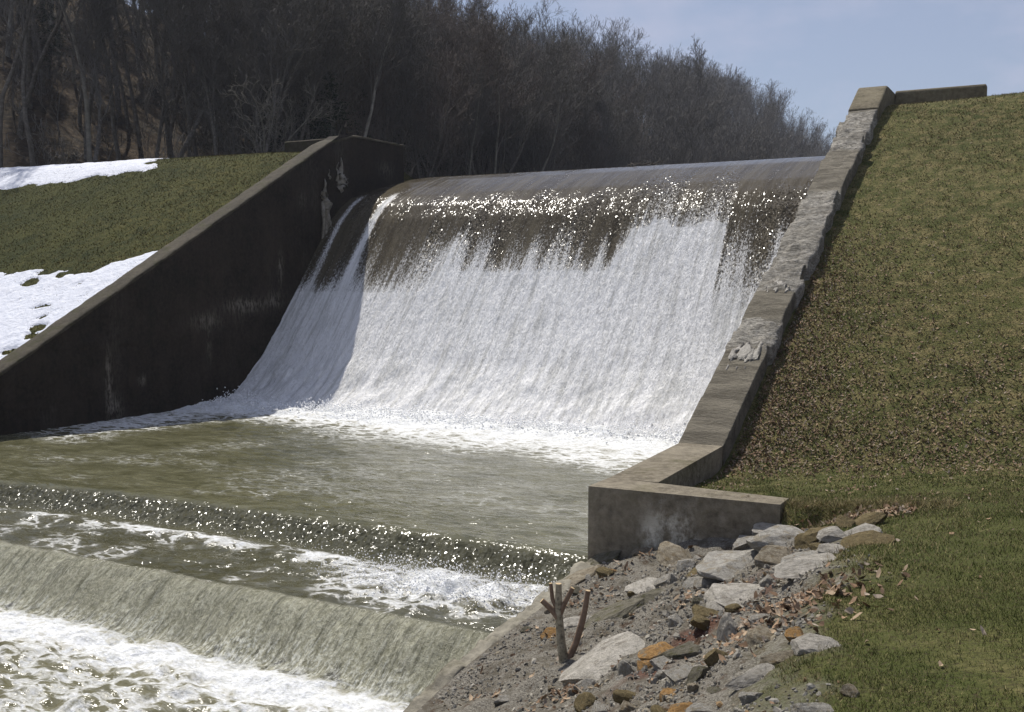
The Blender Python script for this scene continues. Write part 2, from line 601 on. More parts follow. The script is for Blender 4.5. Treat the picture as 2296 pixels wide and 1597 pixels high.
gx = lines((-5.6, -4.0, .05), (-4.0, 0, .06), (0, 3, .2), (3, 12, .8), (12, 70, 6), (70, 600, 60))
gy = lines((-400, -40, 40), (-40, -6, 4), (-6, 3.5, .5), (3.5, 14, .05), (14, 22, .09), (22, 35, .16), (35, 60, 3), (60, 400, 40), (400, 900, 100))
GX, GY = np.meshgrid(gx, gy, indexing='ij')
GZ, DIRT = ground_right(GX, GY)
co = np.stack([GX, GY, GZ], -1).reshape(-1, 3)
q = grid(len(gx), len(gy))
# leave out what is hidden under the low wall
cx = .5 * (GX[:-1, :-1] + GX[1:, 1:]).ravel(); cy = .5 * (GY[:-1, :-1] + GY[1:, 1:]).ravel()
q = q[~((cx < -5.25) & (cy > 13.2)) & ~((cx < -3.34) & (cy > 13.06) & (cy < 13.32))]
co2, q2, (a1, a2, a3) = compact(co, q, DIRT, GX, GY)
me = mesh_np('right_bank', co2, q2)
attr(me, 'dirt', a1)
attr(me, 'dry', np.clip(.25 + .85 * sstep(14.5, 18, a3) + .5 * fbm(a2 * .5, a3 * .5, seed=8), 0.05, 1))
attr(me, 'redsoil', np.clip(sstep(.45, .8, 1 - np.abs((a2 + 2.75 - .12 * (a3 - 9)) / .55)) * sstep(6.8, 7.6, a3) * (1 - sstep(9.6, 10.6, a3)) * sstep(-.35, .1, fbm(a2 * 3, a3 * 3, seed=77)), 0, 1) * .9)
right_bank = meta(obj('ground', me, M['lawn_r']), kind='structure')

# ------------------------------------------------------------------ left bank and wooded hillside
def left_bank_z(X, Y):
    E = ZP - .32 + SL * (Y - YP) + .10 * fbm(X * .15, Y * .15, seed=12, oct=2)
    crest = 8.98 + .012 * (-X - 28)
    k2 = .7
    h = np.clip(.5 + .5 * (crest - E) / k2, 0, 1)
    T = crest * (1 - h) + E * h - k2 * h * (1 - h)
    return np.maximum(T, -1.5)


lx = lines((-110, -50, 2), (-50, -38, .5), (-38, -24.75, .16))
ly = lines((2, 14, 1), (14, 34, .16), (34, 40, .6))
LX, LY = np.meshgrid(lx, ly, indexing='ij')
LZ = left_bank_z(LX, LY)
LZ = LZ + .02 * fbm(LX * 3, LY * 3, seed=13)
LZ = np.where(LY > 34.5, LZ - (LY - 34.5) * .35, LZ)
me = mesh_np('left_bank', np.stack([LX, LY, LZ], -1), grid(len(lx), len(ly)))
attr(me, 'dry', np.clip(.35 + .5 * sstep(-34, -26, LX.ravel()) + .5 * fbm(LX.ravel() * .35, LY.ravel() * .35, seed=8), 0, 1))
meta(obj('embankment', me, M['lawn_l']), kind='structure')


def hill_z(X, Y):
    X = np.asarray(X, float); Y = np.asarray(Y, float)
    toe = -41 - .02 * (Y - 40) + 3 * fbm(Y * .02, 1.1, seed=50)
    toe = np.where(Y < 42, toe - (42 - Y) * .7, toe)
    d = toe - X
    ridge = np.interp(Y, [0, 60, 100, 150, 190, 280, 420, 600], [60, 44, 24, 28.5, 33, 43, 46, 30])
    sl = np.interp(Y, [0, 60, 110, 150, 280], [.62, .58, .60, .80, 1.05])
    z = 6.5 + np.maximum(d, 0) * sl
    k = 6
    h = np.clip(.5 + .5 * (ridge - z) / k, 0, 1)
    z2 = ridge * (1 - h) + z * h - k * h * (1 - h)
    z2 = np.where(d < 0, 6.5 + np.maximum(d, -12) * .25, z2)
    z2 = z2 + sstep(0, 12, d) * (1.6 * fbm(X * .05, Y * .05, seed=51) + .35 * fbm(X * .35, Y * .35, seed=52))
    return z2


hx = lines((-900, -260, 60), (-260, -140, 12), (-140, -95, 3), (-95, -36, .8))
hy = lines((-120, 20, 10), (20, 90, .8), (90, 180, 2.5), (180, 460, 8), (460, 900, 60))
HX, HY = np.meshgrid(hx, hy, indexing='ij')
me = mesh_np('hillside', np.stack([HX, HY, hill_z(HX, HY)], -1), grid(len(hx), len(hy)))
meta(obj('hill', me, M['floor']), kind='structure')

# reservoir behind the dam, and distant land round it
me = mesh_np('reservoir', [(-70, 38, 8.08), (40, 38, 8.08), (40, 520, 8.08), (-120, 520, 8.08)], [(0, 1, 2, 3)])
meta(obj('reservoir', me, M['reservoir']), kind='structure')
fx = lines((-900, -200, 100), (-200, 300, 12), (300, 900, 100)); fy = lines((380, 620, 12), (620, 1500, 110))
FX, FY = np.meshgrid(fx, fy, indexing='ij')
FZ = 7 + 16 * sstep(0, 160, FY - 400 + 30 * fbm(FX * .01, 2.2, seed=60)) + 4 * fbm(FX * .01, FY * .01, seed=61)
me = mesh_np('distant_hill', np.stack([FX, FY, FZ], -1), grid(len(fx), len(fy)))
meta(obj('hill', me, M['floor']), kind='structure')

# ------------------------------------------------------------------ dam and walls
def prism(name, poly, x0, x1, mat, parent=None, cuts=0):
    """solid from a (Y,Z) outline between two X planes"""
    n = len(poly)
    co = [(x0, y, z) for y, z in poly] + [(x1, y, z) for y, z in poly]
    me = bpy.data.meshes.new(name)
    faces = [list(range(n))[::-1], list(range(n, 2 * n))] + [[i, (i + 1) % n, n + (i + 1) % n, n + i] for i in range(n)]
    me.from_pydata(co, [], faces)
    me.update()
    return obj(name, me, mat, parent)


dam = empty('spillway_dam', (-15, 28, 0))
meta(dam, 'concrete spillway dam hidden under the broad sheet of falling water', 'dam')
body = [(y, z - .22) for y, z in PROF[2:]] + [(24.0, -.6), (24.0, -2.5), (36.2, -2.5)]
o = prism('dam_body', body, XL - .002, XR + .002, M['wall_dark'], dam)
o.location = -dam.location

# left training wall: fine grid on the face that shows, prism behind it
lw = empty('retaining_wall', (XL - .35, 22, 0))
meta(lw, 'dark mossy concrete side wall left of the waterfall, sloping down with the grass bank', 'retaining wall')
def top_left(Y):
    return np.where(Y > YP, ZP, ZP + SL * (Y - YP))
outl = [(4, -9), (4, ZP + SL * (4 - YP) - .12), (YP, ZP - .12), (35.1, ZP - .12), (35.1, -9)]
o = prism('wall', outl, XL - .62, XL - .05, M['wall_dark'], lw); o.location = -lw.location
wy = lines((6, 35.12, .07)); wv = np.linspace(0, 1, 230)
WY, WV = np.meshgrid(wy, wv, indexing='ij')
top = top_left(WY) - .05
WZ = -9 + (top + 9) * WV
WX = XL + .012 * fbm(WY * 1.5, WZ * 1.5, seed=70) - .03 * sstep(.2, .6, fbm(WY * .9, WZ * 2.2, seed=71)) - .02 * (np.abs(((WZ + .4) % 1.22) - .61) > .585)
me = mesh_np('wall_face', np.stack([WX, WY, WZ], -1), grid(len(wy), len(wv)))
def blob(cy, cz, ry, rz): return np.exp(-((WY - cy) / ry) ** 2 - ((WZ - cz) / rz) ** 2)
st = blob(20.4, 1.0, .10, .9) * 1.0 + blob(20.6, .3, .25, .35) * .7 + blob(21.6, 1.05, .12, .15) * .8 + blob(26.0, 3.15, .9, .22) * .8 + blob(24.2, 2.7, .6, .25) * .6 \
    + blob(27.4, 3.3, .4, .25) * .6 + blob(31.0, 8.5, .35, 1.4) * .22 + blob(33.9, 8.3, .5, .3) * .5 + blob(27.7, 4.4, .12, .5) * .8 + blob(24.3, 1.9, .1, .5) * .4 + blob(28.9, 6.8, .25, .3) * .35
st = st + .13 * sstep(.15, .6, fbm(WY * 1.1, WZ * .35, seed=72))
attr(me, 'stain', np.clip(st, 0, 1))
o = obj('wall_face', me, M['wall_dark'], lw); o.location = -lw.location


def coping(name, ys, ztop, x0, x1, thick, mat, parent, amp, seed, nx=14, ledge=0.0, smoothf=None, edge=0.04):
    """broken-edged cap following a top line: a displaced strip with both sides"""
    ns = 4
    us = np.concatenate([np.full(ns, 0.0), np.linspace(0, 1, nx), np.full(ns, 1.0)])
    dn = np.concatenate([np.linspace(1, .25, ns), np.zeros(nx), np.linspace(.25, 1, ns)])
    Y, U = np.meshgrid(ys, us, indexing='ij'); D = np.broadcast_to(dn, Y.shape)
    Z0 = ztop(Y)
    r = 1 if smoothf is None else (1 - .85 * smoothf(Y))
    X = x0 + (x1 - x0) * U
    ex = edge * r * fbm(Y * 3.0, D * .8 + U * 9, seed=seed, oct=4)
    X = X + np.where((U < .02) | (U > .98), ex, 0)
    Z = Z0 - D * thick + amp * r * fbm(X * 3.5, Y * 3.5, D, seed=seed + 1, oct=5)
    if ledge:
        ph = Y * 1.9 + .8 * fbm(X * 1.2, Y * .7, seed=seed + 2)
        Z = Z + np.where(D < .01, ledge * r * ((ph % 1.0) - .5) * (.5 + .7 * vnoise(np.floor(ph) * 3.1, 0.5, seed=seed + 3)), 0)
        for sgn, um in ((1, 0), (-1, 1)):
            stepx = .10 * vnoise(np.floor(ph * 1.0) * 2.7 + um * 13, 1.5, seed=seed + 5)
            X = X + np.where(np.abs(U - um) < .02, stepx * r, 0)
    edge_r = (np.abs(U - .5) * 2) ** 6
    Z = Z - .035 * edge_r * r
    me = mesh_np(name, np.stack([X, Y, Z], -1), grid(len(ys), len(us)))
    if smoothf is not None: attr(me, 'smooth', smoothf(Y))
    o = obj(name, me, mat, parent)
    if parent is not None: o.location = -parent.location
    return o


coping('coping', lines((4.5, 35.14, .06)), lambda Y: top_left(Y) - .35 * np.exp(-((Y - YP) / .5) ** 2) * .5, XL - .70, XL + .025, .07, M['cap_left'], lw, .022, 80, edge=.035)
lp = prism('parapet', [(31.2, 7.5), (31.2, 9.22), (31.24, 9.26), (31.52, 9.26), (31.56, 9.22), (31.56, 7.5)], -27.0, XL - .72, M['cap_left'])
meta(lp, 'low concrete parapet on the left bank crest, joining the dark side wall', 'parapet')

# right training wall
rw = empty('retaining_wall', (XR + .35, 22, 0))
meta(rw, 'pale broken stone-topped side wall right of the waterfall, climbing the grass slope', 'retaining wall')
def top_right(Y): return np.where(Y > YP, ZP, ZP + SL * (Y - YP))
outl = [(16.43, -2.5), (16.43, top_right(16.43) - .13), (YP, ZP - .13), (35.1, ZP - .13), (35.1, -2.5)]
o = prism('wall', outl, XR + .03, -5.12, M['conc_low'], rw); o.location = -rw.location
smf = lambda Y: 1 - sstep(18.7, 19.1, Y) * 1.0 + 0 * Y
smf2 = lambda Y: np.clip((1 - sstep(18.9, 19.2, Y)) + sstep(19.9, 20.0, Y) * (1 - sstep(20.9, 21.0, Y)) + .9 * sstep(.25, .45, vnoise(Y * .9, 7.7, seed=90)) * (Y > 21), 0, 1)
coping('coping', lines((16.43, 29.7, .035)), lambda Y: top_right(Y) + .015, XR - .02, -5.06, .45, M['ledge'], rw, .10, 91, nx=26, ledge=.20, smoothf=smf2, edge=.08)
cap = [(29.66, top_right(29.66) - .45), (29.66, top_right(29.66) + .06), (30.85, ZP - .05), (31.0, ZP + .02), (31.25, ZP + .03), (35.1, ZP), (35.1, ZP - .5)]
o = prism('cap_block', cap, XR - .03, -5.04, M['conc_block'], rw); o.location = -rw.location
bv = o.modifiers.new('bevel', 'BEVEL'); bv.width = .05; bv.segments = 2
rp = prism('parapet', [(32.2, 7.9), (32.2, 9.44), (32.26, 9.50), (32.55, 9.50), (32.6, 9.44), (32.6, 7.9)], -5.03, -2.62, M['conc_block'])
meta(rp, 'brown concrete parapet against the sky at the top of the right grass slope', 'parapet')
bv = rp.modifiers.new('bevel', 'BEVEL'); bv.width = .04; bv.segments = 2

# low L-shaped end wall
ew = empty('retaining_wall', (XR + .4, 14, 0))
meta(ew, 'low grey L-shaped concrete wall at the corner of the pool, above the loose rocks', 'retaining wall')
def slab(name, pts, z0, zt, mat, parent, disp=.01, seed=1, n=.07, stainf=None):
    """box between footprint corners p0..p3 (quad) with gridded, slightly rough faces"""
    p = [np.array(a, float) for a in pts]
    cos, qs, off, sts = [], [], 0, []
    def add(P):
        nonlocal off
        nu, nv = P.shape[:2]
        d = disp * fbm(P[..., 0] * 4, P[..., 1] * 4, P[..., 2] * 4, seed=seed, oct=4)[..., None]
        inner = np.ones((nu, nv, 1)); inner[0] = inner[-1] = 0; inner[:, 0] = inner[:, -1] = 0
        nrm = np.cross(P[1, 0] - P[0, 0], P[0, 1] - P[0, 0]); nrm /= np.linalg.norm(nrm) + 1e-9
        Q = P + nrm * d * inner
        cos.append(Q.reshape(-1, 3)); qs.append(grid(nu, nv) + off); off += nu * nv
        sts.append((stainf(Q[..., 0], Q[..., 1], Q[..., 2]) if stainf else np.zeros((nu, nv))).ravel())
    for i in range(4):
        a, b = p[i], p[(i + 1) % 4]
        za, zb = zt[i], zt[(i + 1) % 4]
        L_ = np.linalg.norm(b - a); nu = max(2, int(L_ / n)); nv = max(2, int((max(za, zb) - z0) / n))
        u = np.linspace(0, 1, nu)[:, None]; v = np.linspace(0, 1, nv)[None, :]
        XY = a[None, None] + (b - a)[None, None] * u[..., None] + 0 * v[..., None]
        Z = z0 + (za + (zb - za) * u - z0) * v
        add(np.concatenate([XY, Z[..., None]], -1))
    nu = max(2, int(np.linalg.norm(p[1] - p[0]) / n)); nv = max(2, int(np.linalg.norm(p[3] - p[0]) / n))
    u = np.linspace(0, 1, nu)[:, None, None]; v = np.linspace(0, 1, nv)[None, :, None]
    T = [np.array([*p[i], zt[i]]) for i in range(4)]
    add(T[0] * (1 - u) * (1 - v) + T[1] * u * (1 - v) + T[2] * u * v + T[3] * (1 - u) * v)
    me = mesh_np(name, np.concatenate(cos), np.concatenate(qs), smooth=False)
    attr(me, 'stain', np.concatenate(sts))
    o = obj(name, me, mat, parent)
    if parent is not None: o.location = -parent.location
    return o


def st_low(X, Y, Z):
    g = lambda cx, cz, rx, rz: np.exp(-((X - cx) / rx) ** 2 - ((Z - cz) / rz) ** 2)
    return np.clip((Y < 12.9) * (g(-4.95, .55, .12, .35) * .8 + g(-4.6, .72, .22, .22) + g(-4.4, .45, .35, .2) * .8 + g(-4.8, 1.0, .08, .15) * .5) * 1.3 + (Y < 12.99) * .35 * sstep(.1, .5, fbm(X * 2.2, Z * .6, seed=9)), 0, 1)
slab('wall', [(XR, 12.78), (-3.26, 12.98), (-3.26, 13.42), (XR, 13.5)], -1.2, (1.22, 1.20, 1.20, 1.22), M['conc_low'], ew, .015, 3, stainf=st_low)
slab('wall', [(XR, 13.503), (-5.08, 13.503), (-5.08, 16.43), (XR, 16.43)], -1.2, (1.218, 1.218, 1.32, 1.32), M['conc_low'], ew, .01, 4)

# broken concrete edge along the water, downstream of the end wall
bw = empty('concrete_kerb', (XR, 8, 0))
meta(bw, 'long worn concrete edge running down beside the churning lower water', 'kerb')
ys = lines((-1, 12.78, .06))
coping('kerb', ys, lambda Y: edge_z(Y) + .0, XR - .05, XR + .24, 1.2, M['apron'], bw, .10, 120, nx=10, ledge=.09, edge=.16)

# ------------------------------------------------------------------ falling water
seg = np.r_[0, np.cumsum(np.hypot(np.diff(PROF[:, 0]), np.diff(PROF[:, 1])))]
s0, s1 = seg[2], seg[-1]
ss = lines((0, s0 - 1.0, 6), (s0 - 1.0, s1, .04))
fyv = np.interp(ss, seg, PROF[:, 0]); fzv = np.interp(ss, seg, PROF[:, 1])
for _ in range(12):                                     # round the polyline
    a = np.where(ss > s0 - .8, 1, 0)[1:-1] * .5
    fyv[1:-1] += a * (.5 * (fyv[:-2] + fyv[2:]) - fyv[1:-1]); fzv[1:-1] += a * (.5 * (fzv[:-2] + fzv[2:]) - fzv[1:-1])
xs = np.arange(XL - .02, XR + .03, .045)
SX, SS = np.meshgrid(xs, ss, indexing='ij')
SY = np.broadcast_to(fyv, SX.shape).copy(); SZ = np.broadcast_to(fzv, SX.shape).copy()
ty = np.gradient(fyv, ss); tz = np.gradient(fzv, ss)
NY, NZ = -(-tz) * -1, -ty                               # outward normal of the face
NY = np.broadcast_to(tz, SX.shape); NZ = np.broadcast_to(-ty, SX.shape)
# how far foam reaches up, along the crest (x, height where the water whitens)
zx = np.array([-24.3, -23.6, -22.9, -22.0, -20.6, -19.6, -18.9, -18.4, -17.9, -16.5, -15.2, -13.6, -12.9, -12.35, -12.0, -11.6, -11.0, -10.2, -9.6, -9.35, -9.2, -8.6, -7.9, -7.2, -6.3, -5.8])
zz = np.array([4.6, 4.2, 4.5, 4.4, 4.5, 4.9, 4.9, 5.1, 5.0, 4.9, 5.0, 4.9, 5.0, 5.3, 6.0, 6.15, 5.95, 5.9, 5.95, 6.1, 4.9, 4.6, 4.5, 4.3, 4.4, 4.6])
hard = np.interp(SX, [-24.3, -18.9, -18.6, -12.6, -12.2, -9.3, -9.15, -5.8], [3.58, 3.58, 4.3, 4.3, 5.6, 5.6, 3.4, 3.2])
z0 = np.interp(SX, zx, zz) - .35 * (SX < -12.4) + .16 * fbm(SX * 5, 0, seed=130) + .28 * fbm(SX * 1.7, 0, seed=131, oct=4)
hardm = sstep(-12.2, -12.6, SX) + sstep(-9.3, -9.1, SX)          # left and right of the white panel the edge lies lower
foam = .46 * sstep(1.7, -1.0, SZ - z0) + .20 * sstep(.03, -.03, SZ - hard - .03 * fbm(SX * 3, 0, seed=5)) * (SX < -9.2) + .34 * sstep(4.2, 2.4, SZ) + .16 * sstep(.6, -.6, SZ - hard)
pan = sstep(-12.35, -12.15, SX - .10 * fbm(SS * 2, 0, seed=7)) * (1 - sstep(-9.4, -9.2, SX - .10 * fbm(SS * 2, 3, seed=7)))
foam = np.maximum(foam, pan * .80 * sstep(.10, -.12, SZ - z0 + .25))
rope = np.exp(-((SX + 18.55 + .1 * (4 - SZ) * .3) / .22) ** 2) + .6 * np.exp(-((SX + 15.4) / .2) ** 2) + .9 * np.exp(-((SX + 12.95) / .22) ** 2)
foam = foam + .30 * rope * sstep(.9, .1, SZ - z0 - .25) * sstep(3.0, 4.2, SZ)
stv = fbm(SX * 2.6 + .25 * fbm(SS * .3, 0, seed=9), SS * .10, seed=132, oct=4)
foam = foam + .20 * stv * sstep(6.6, 4.9, SZ) * sstep(0, 2.5, SZ)
# thin water and two white ribbons in the corner by the dark wall
thin = 1 - sstep(-23.2, -22.6, SX + .0 * SZ)
rib = np.exp(-((SX - (-22.35 + .12 * (7.2 - SZ) * .35)) / .17) ** 2) + .7 * np.exp(-((SX - (-23.75 + .02 * (7 - SZ))) / .15) ** 2)
foam = foam * (1 - .45 * thin * sstep(3.6, 4.2, SZ)) + .75 * rib * sstep(7.35, 6.9, SZ) * sstep(2.5, 4.2, SZ)
# dark strip left by a snag on the crest
dk = np.exp(-((SX - (-12.75 + .0 * SZ)) / .14) ** 2) + .6 * np.exp(-((SX + 16.6) / .25) ** 2)
foam = foam - .30 * dk * sstep(3.9, 5.0, SZ) - .10 * sstep(.1, .6, fbm(SX * 1.6, SS * .12, seed=138)) * sstep(5.0, 3.6, SZ)
foam = np.where(SZ > 7.55, 0, foam)
foam = np.clip(foam, 0, 1)
lump = fbm(SX * 1.5, SS * .55, seed=133, oct=5)
fine = fbm(SX * 6.5, SS * 3.0, seed=134, oct=3)
falling = sstep(7.4, 5.5, SZ)
amp = falling * (.014 * lump + .016 * fine * foam) + .012 * fbm(SX * .6, SS * .5, seed=135)
amp = amp + falling * sstep(2.2, .3, SZ) * .16 * fbm(SX * 1.1, SS * .8, seed=136) - .02 * dk * falling * sstep(4.2, 5.2, SZ)
SY = SY + NY * 0 + (-tz)[None, :] * -1 * 0
nrm = np.stack([np.zeros_like(SX), np.broadcast_to(tz, SX.shape), np.broadcast_to(-ty, SX.shape)], -1)
P = np.stack([SX, SY, SZ], -1) + nrm * amp[..., None]
P[..., 2] += .045 * np.exp(-((SX - XL) / .9) ** 2) * -4 * sstep(36, 34.5, SY) * sstep(7.0, 7.8, SZ)
me = mesh_np('waterfall', P, grid(len(xs), len(ss)))
uvl = me.uv_layers.new(name='UVMap')
vi = np.empty(len(me.loops), np.int32); me.loops.foreach_get('vertex_index', vi)
uvv = np.stack([SX.ravel(), SS.ravel()], 1)[vi]
uvl.data.foreach_set('uv', uvv.astype(np.float32).ravel())
attr(me, 'foam', foam)
glz = sstep(7.15, 5.9, SZ + .9 * fbm(SX * 1.3, SS * .15, seed=140) - .5 * sstep(-13.5, -12, SX)) 
attr(me, 'rough', np.clip(glz * (.25 + .75 * sstep(-.15, .3, fbm(SX * 1.5, SS * .25, seed=141))), 0, 1))
meta(obj('waterfall', me, M['falls']), kind='structure')

# ------------------------------------------------------------------ pool, two sills and the lower water
wx = np.arange(XL - .02, XR + .03, .05)
wyv = lines((-3, 7, .16), (7, 16, .035), (16, 26.4, .07))
PX, PY = np.meshgrid(wx, wyv, indexing='ij')
bend = .022 * np.maximum(0, -13 - PX) ** 2 * .8
Y1 = 13.85 - bend; Y2 = 11.05 - .25 * bend
lip = .06 * fbm(PX * 1.3, 0, seed=150)
d1 = Y1 - PY; d2 = Y2 - PY
z = 0 - .34 * sstep(-.10, .72 + lip, d1) - .03 * sstep(-1.4, 0, d1)
z = z - .62 * sstep(-.10, .95 + lip, d2) - .05 * sstep(-.8, 0, d2)
z = z + .10 * np.exp(-((d1 - 1.15 - .1 * fbm(PX * 1.5, 0, seed=151)) / .28) ** 2) * (.6 + .8 * fbm(PX * 1.2, PY * .5, seed=152))
low = sstep(.6, 1.3, d2); mid = sstep(.7, 1.1, d1) * (1 - sstep(-.3, .1, d2)); pool = 1 - sstep(-.6, 0, d1)
boil = np.exp(-((PY - YB + .1) / 1.6) ** 2)
zn = pool * (.018 * fbm(PX * 1.2, PY * 1.9, seed=153) + .010 * fbm(PX * 4, PY * 7, seed=154))
zn = zn + boil * (.24 * fbm(PX * 1.3, PY * 1.6, seed=155, oct=5) + .13) + .03 * sstep(18, 22, PY) * fbm(PX * 2, PY * 3, seed=156)
zn = zn + mid * (.05 * fbm(PX * 2.3, PY * 3.0, seed=157, oct=5)) + low * (.16 * fbm(PX * 1.2, PY * 1.7, seed=158, oct=5) + .05 * fbm(PX * 5, PY * 6, seed=159))
face1 = sstep(.0, .18, d1) * (1 - sstep(.62, .85, d1)); face2 = sstep(-.05, .2, d2) * (1 - sstep(.85, 1.15, d2))
zn = zn + face1 * .02 * fbm(PX * 7, PY * 3, seed=160) + face2 * (.035 * fbm(PX * 6, PY * 3.0, seed=161) + .05 * fbm(PX * 2.2, PY * .8, seed=162))
splash = np.exp(-((PX + 7.6) / 1.5) ** 2) * np.exp(-((PY - 12.2) / .55) ** 2)
zn = zn + splash * (.12 + .22 * fbm(PX * 3, PY * 3, seed=162))
z = z + zn
foam = 1.0 * np.exp(-((PY - YB) / (1.3 + .5 * fbm(PX * .5, 0, seed=163))) ** 2)
foam = foam + .66 * sstep(19.9 - 0 * PX, 23.2, PY + 1.2 * fbm(PX * .35, PY * .35, seed=164) + .13 * (PX + 12)) * sstep(26.5, 23.5, PY)
foam = foam + .5 * sstep(-21.2, -23.6, PX + .5 * fbm(PX, PY * .7, seed=171)) * sstep(16.0, 21, PY)
foam = foam + .10 * pool * sstep(-.2, .5, fbm(PX * .5, PY * .8, seed=165))
foam = foam + .55 * np.exp(-((d1 - 1.15) / .22) ** 2) * sstep(-.45, .35, fbm(PX * .9, PY * .9, seed=166)) + .16 * mid * sstep(-.1, .5, fbm(PX * 1.4, PY * 1.4, seed=167))
foam = foam + .8 * splash
foam = foam + .75 * np.exp(-((d2 - 1.35) / .40) ** 2) + low * (.24 - .12 * sstep(2.2, 4.5, d2) * sstep(-9, -14, PX)) + low * .16 * sstep(-11, -7, PX)
attr_sheet = sstep(-.12, .02, d2 + .05 * fbm(PX * 2.0, 0, seed=191)) * (1 - sstep(.85, 1.15, d2)) * .95
foam = foam * (1 - .6 * face2) * (1 - .95 * face1)
me = mesh_np('river', np.stack([PX, PY, z], -1), grid(len(wx), len(wyv)))
attr(me, 'foam', np.clip(foam, 0, 1)); attr(me, 'sheet', np.clip(attr_sheet, 0, 1))
attr(me, 'deep', np.clip(face1 + .85 * sstep(.6, 1.0, d1) * (1 - sstep(-.1, .1, d2)), 0, 1))
pits = face2 * sstep(.45, .9, d2 + .3 * fbm(PX * .9, PY, seed=181))
attr(me, 'pits', np.clip(pits, 0, 1))
attr(me, 'rough', np.clip(.08 + .92 * face1 + .26 * mid * (1 - sstep(-.8, -.35, d2)) + .12 * low + .85 * pits, 0, 1))
meta(obj('water', me, M['river']), kind='structure')

# ------------------------------------------------------------------ branching plants
def tubes(segs, sides):
    """segs: N x 8 (p0, p1, r0, r1) -> vertices, quads"""
    S = np.asarray(segs, float).reshape(-1, 8)
    p0, p1, r0, r1 = S[:, :3], S[:, 3:6], S[:, 6], S[:, 7]
    d = p1 - p0; d /= np.linalg.norm(d, axis=1, keepdims=True) + 1e-9
    ref = np.where(np.abs(d[:, 2:3]) > .9, np.array([[1., 0, 0]]), np.array([[0, 0, 1.]]))
    u = np.cross(d, ref); u /= np.linalg.norm(u, axis=1, keepdims=True) + 1e-9
    v = np.cross(d, u)
    ang = np.arange(sides) * 2 * np.pi / sides
    ring = u[:, None] * np.cos(ang)[None, :, None] + v[:, None] * np.sin(ang)[None, :, None]
    co = np.concatenate([p0[:, None] + ring * r0[:, None, None], p1[:, None] + ring * r1[:, None, None]], 1)
    base = (np.arange(len(S)) * 2 * sides)[:, None, None]
    i = np.arange(sides); j = (i + 1) % sides
    if sides == 2:
        qd = np.array([[0, 1, 3, 2]])
    else:
        qd = np.stack([i, j, j + sides, i + sides], 1)
    return co.reshape(-1, 3), (base + qd[None]).reshape(-1, 4)


def join_tubes(name, parts):
    cs, qs, off = [], [], 0
    for segs, sides in parts:
        if len(segs) == 0: continue
        c, q = tubes(segs, sides); cs.append(c); qs.append(q + off); off += len(c)
    return mesh_np(name, np.concatenate(cs), np.concatenate(qs))


def grow(H, r, seed, kids=(13, 7, 6, 3), spread=.5, start=.38, lean=0.0, crook=.10, twig=.012, fork=False):
    rg = random.Random(seed)
    lv = [[], [], [], [], []]
    def rv(k): return Vector((rg.gauss(0, k), rg.gauss(0, k), rg.gauss(0, k)))
    def branch(p, d, L, r, lev):
        n = (9, 5, 4, 3, 2)[lev]
        pts = [(p.copy(), r)]
        dd = d.copy()
        for i in range(n):
            t = (i + 1) / n
            up = (0.0, .10, .10, .08, .05)[lev]
            dd = (dd + rv(crook * (1, 1.6, 2.0, 2.2, 2.2)[lev]) + Vector((0, 0, up))).normalized()
            q_ = pts[-1][0] + dd * (L / n)
            rr = max(twig, r * (1 - t * (.78 if lev else .85)))
            lv[lev].append((*pts[-1][0], *q_, pts[-1][1], rr))
            pts.append((q_.copy(), rr))
        if lev >= len(kids): return
        nk = kids[lev]
        for k in range(nk):
            t = (start + (1 - start) * ((k + rg.random() * .9) / nk)) if lev == 0 else .22 + .78 * ((k + rg.random()) / nk)
            f = min(n - .001, t * n); i = int(f); a = f - i
            pp = pts[i][0].lerp(pts[i + 1][0], a); pr = pts[i][1] * (1 - a) + pts[i + 1][1] * a
            ax = (pts[i + 1][0] - pts[i][0]).normalized()
            side = ax.cross(rv(1)).normalized()
            ang = rg.uniform(.45, .95) * (spread * 1.6 if lev == 0 else 1.0) * (1 - .35 * t if lev == 0 else 1)
            nd = (ax * math.cos(ang) + side * math.sin(ang)).normalized()
            Lk = L * ((.20 + .34 * spread) * (1.25 - .75 * t) if lev == 0 else rg.uniform(.38, .62) * (1.15 - .45 * t))
            branch(pp, nd, Lk, max(twig, pr * rg.uniform(.4, .62)), lev + 1)
    branch(Vector((0, 0, -.4)), Vector((lean, rg.uniform(-.04, .04), 1)).normalized(), H, r, 0)
    return lv


def zmax(*ms): return max(v.co.z for m in ms for v in m.vertices)


def tree_meshes(name, lv):
    tr = join_tubes(name + '_trunk', [(lv[0], 7), ([s for s in lv[1] if s[6] > .05], 4)])
    cr = join_tubes(name + '_crown', [([s for s in lv[1] if s[6] <= .05], 3), (lv[2], 3), (lv[3], 3), (lv[4], 2)])
    return tr, cr


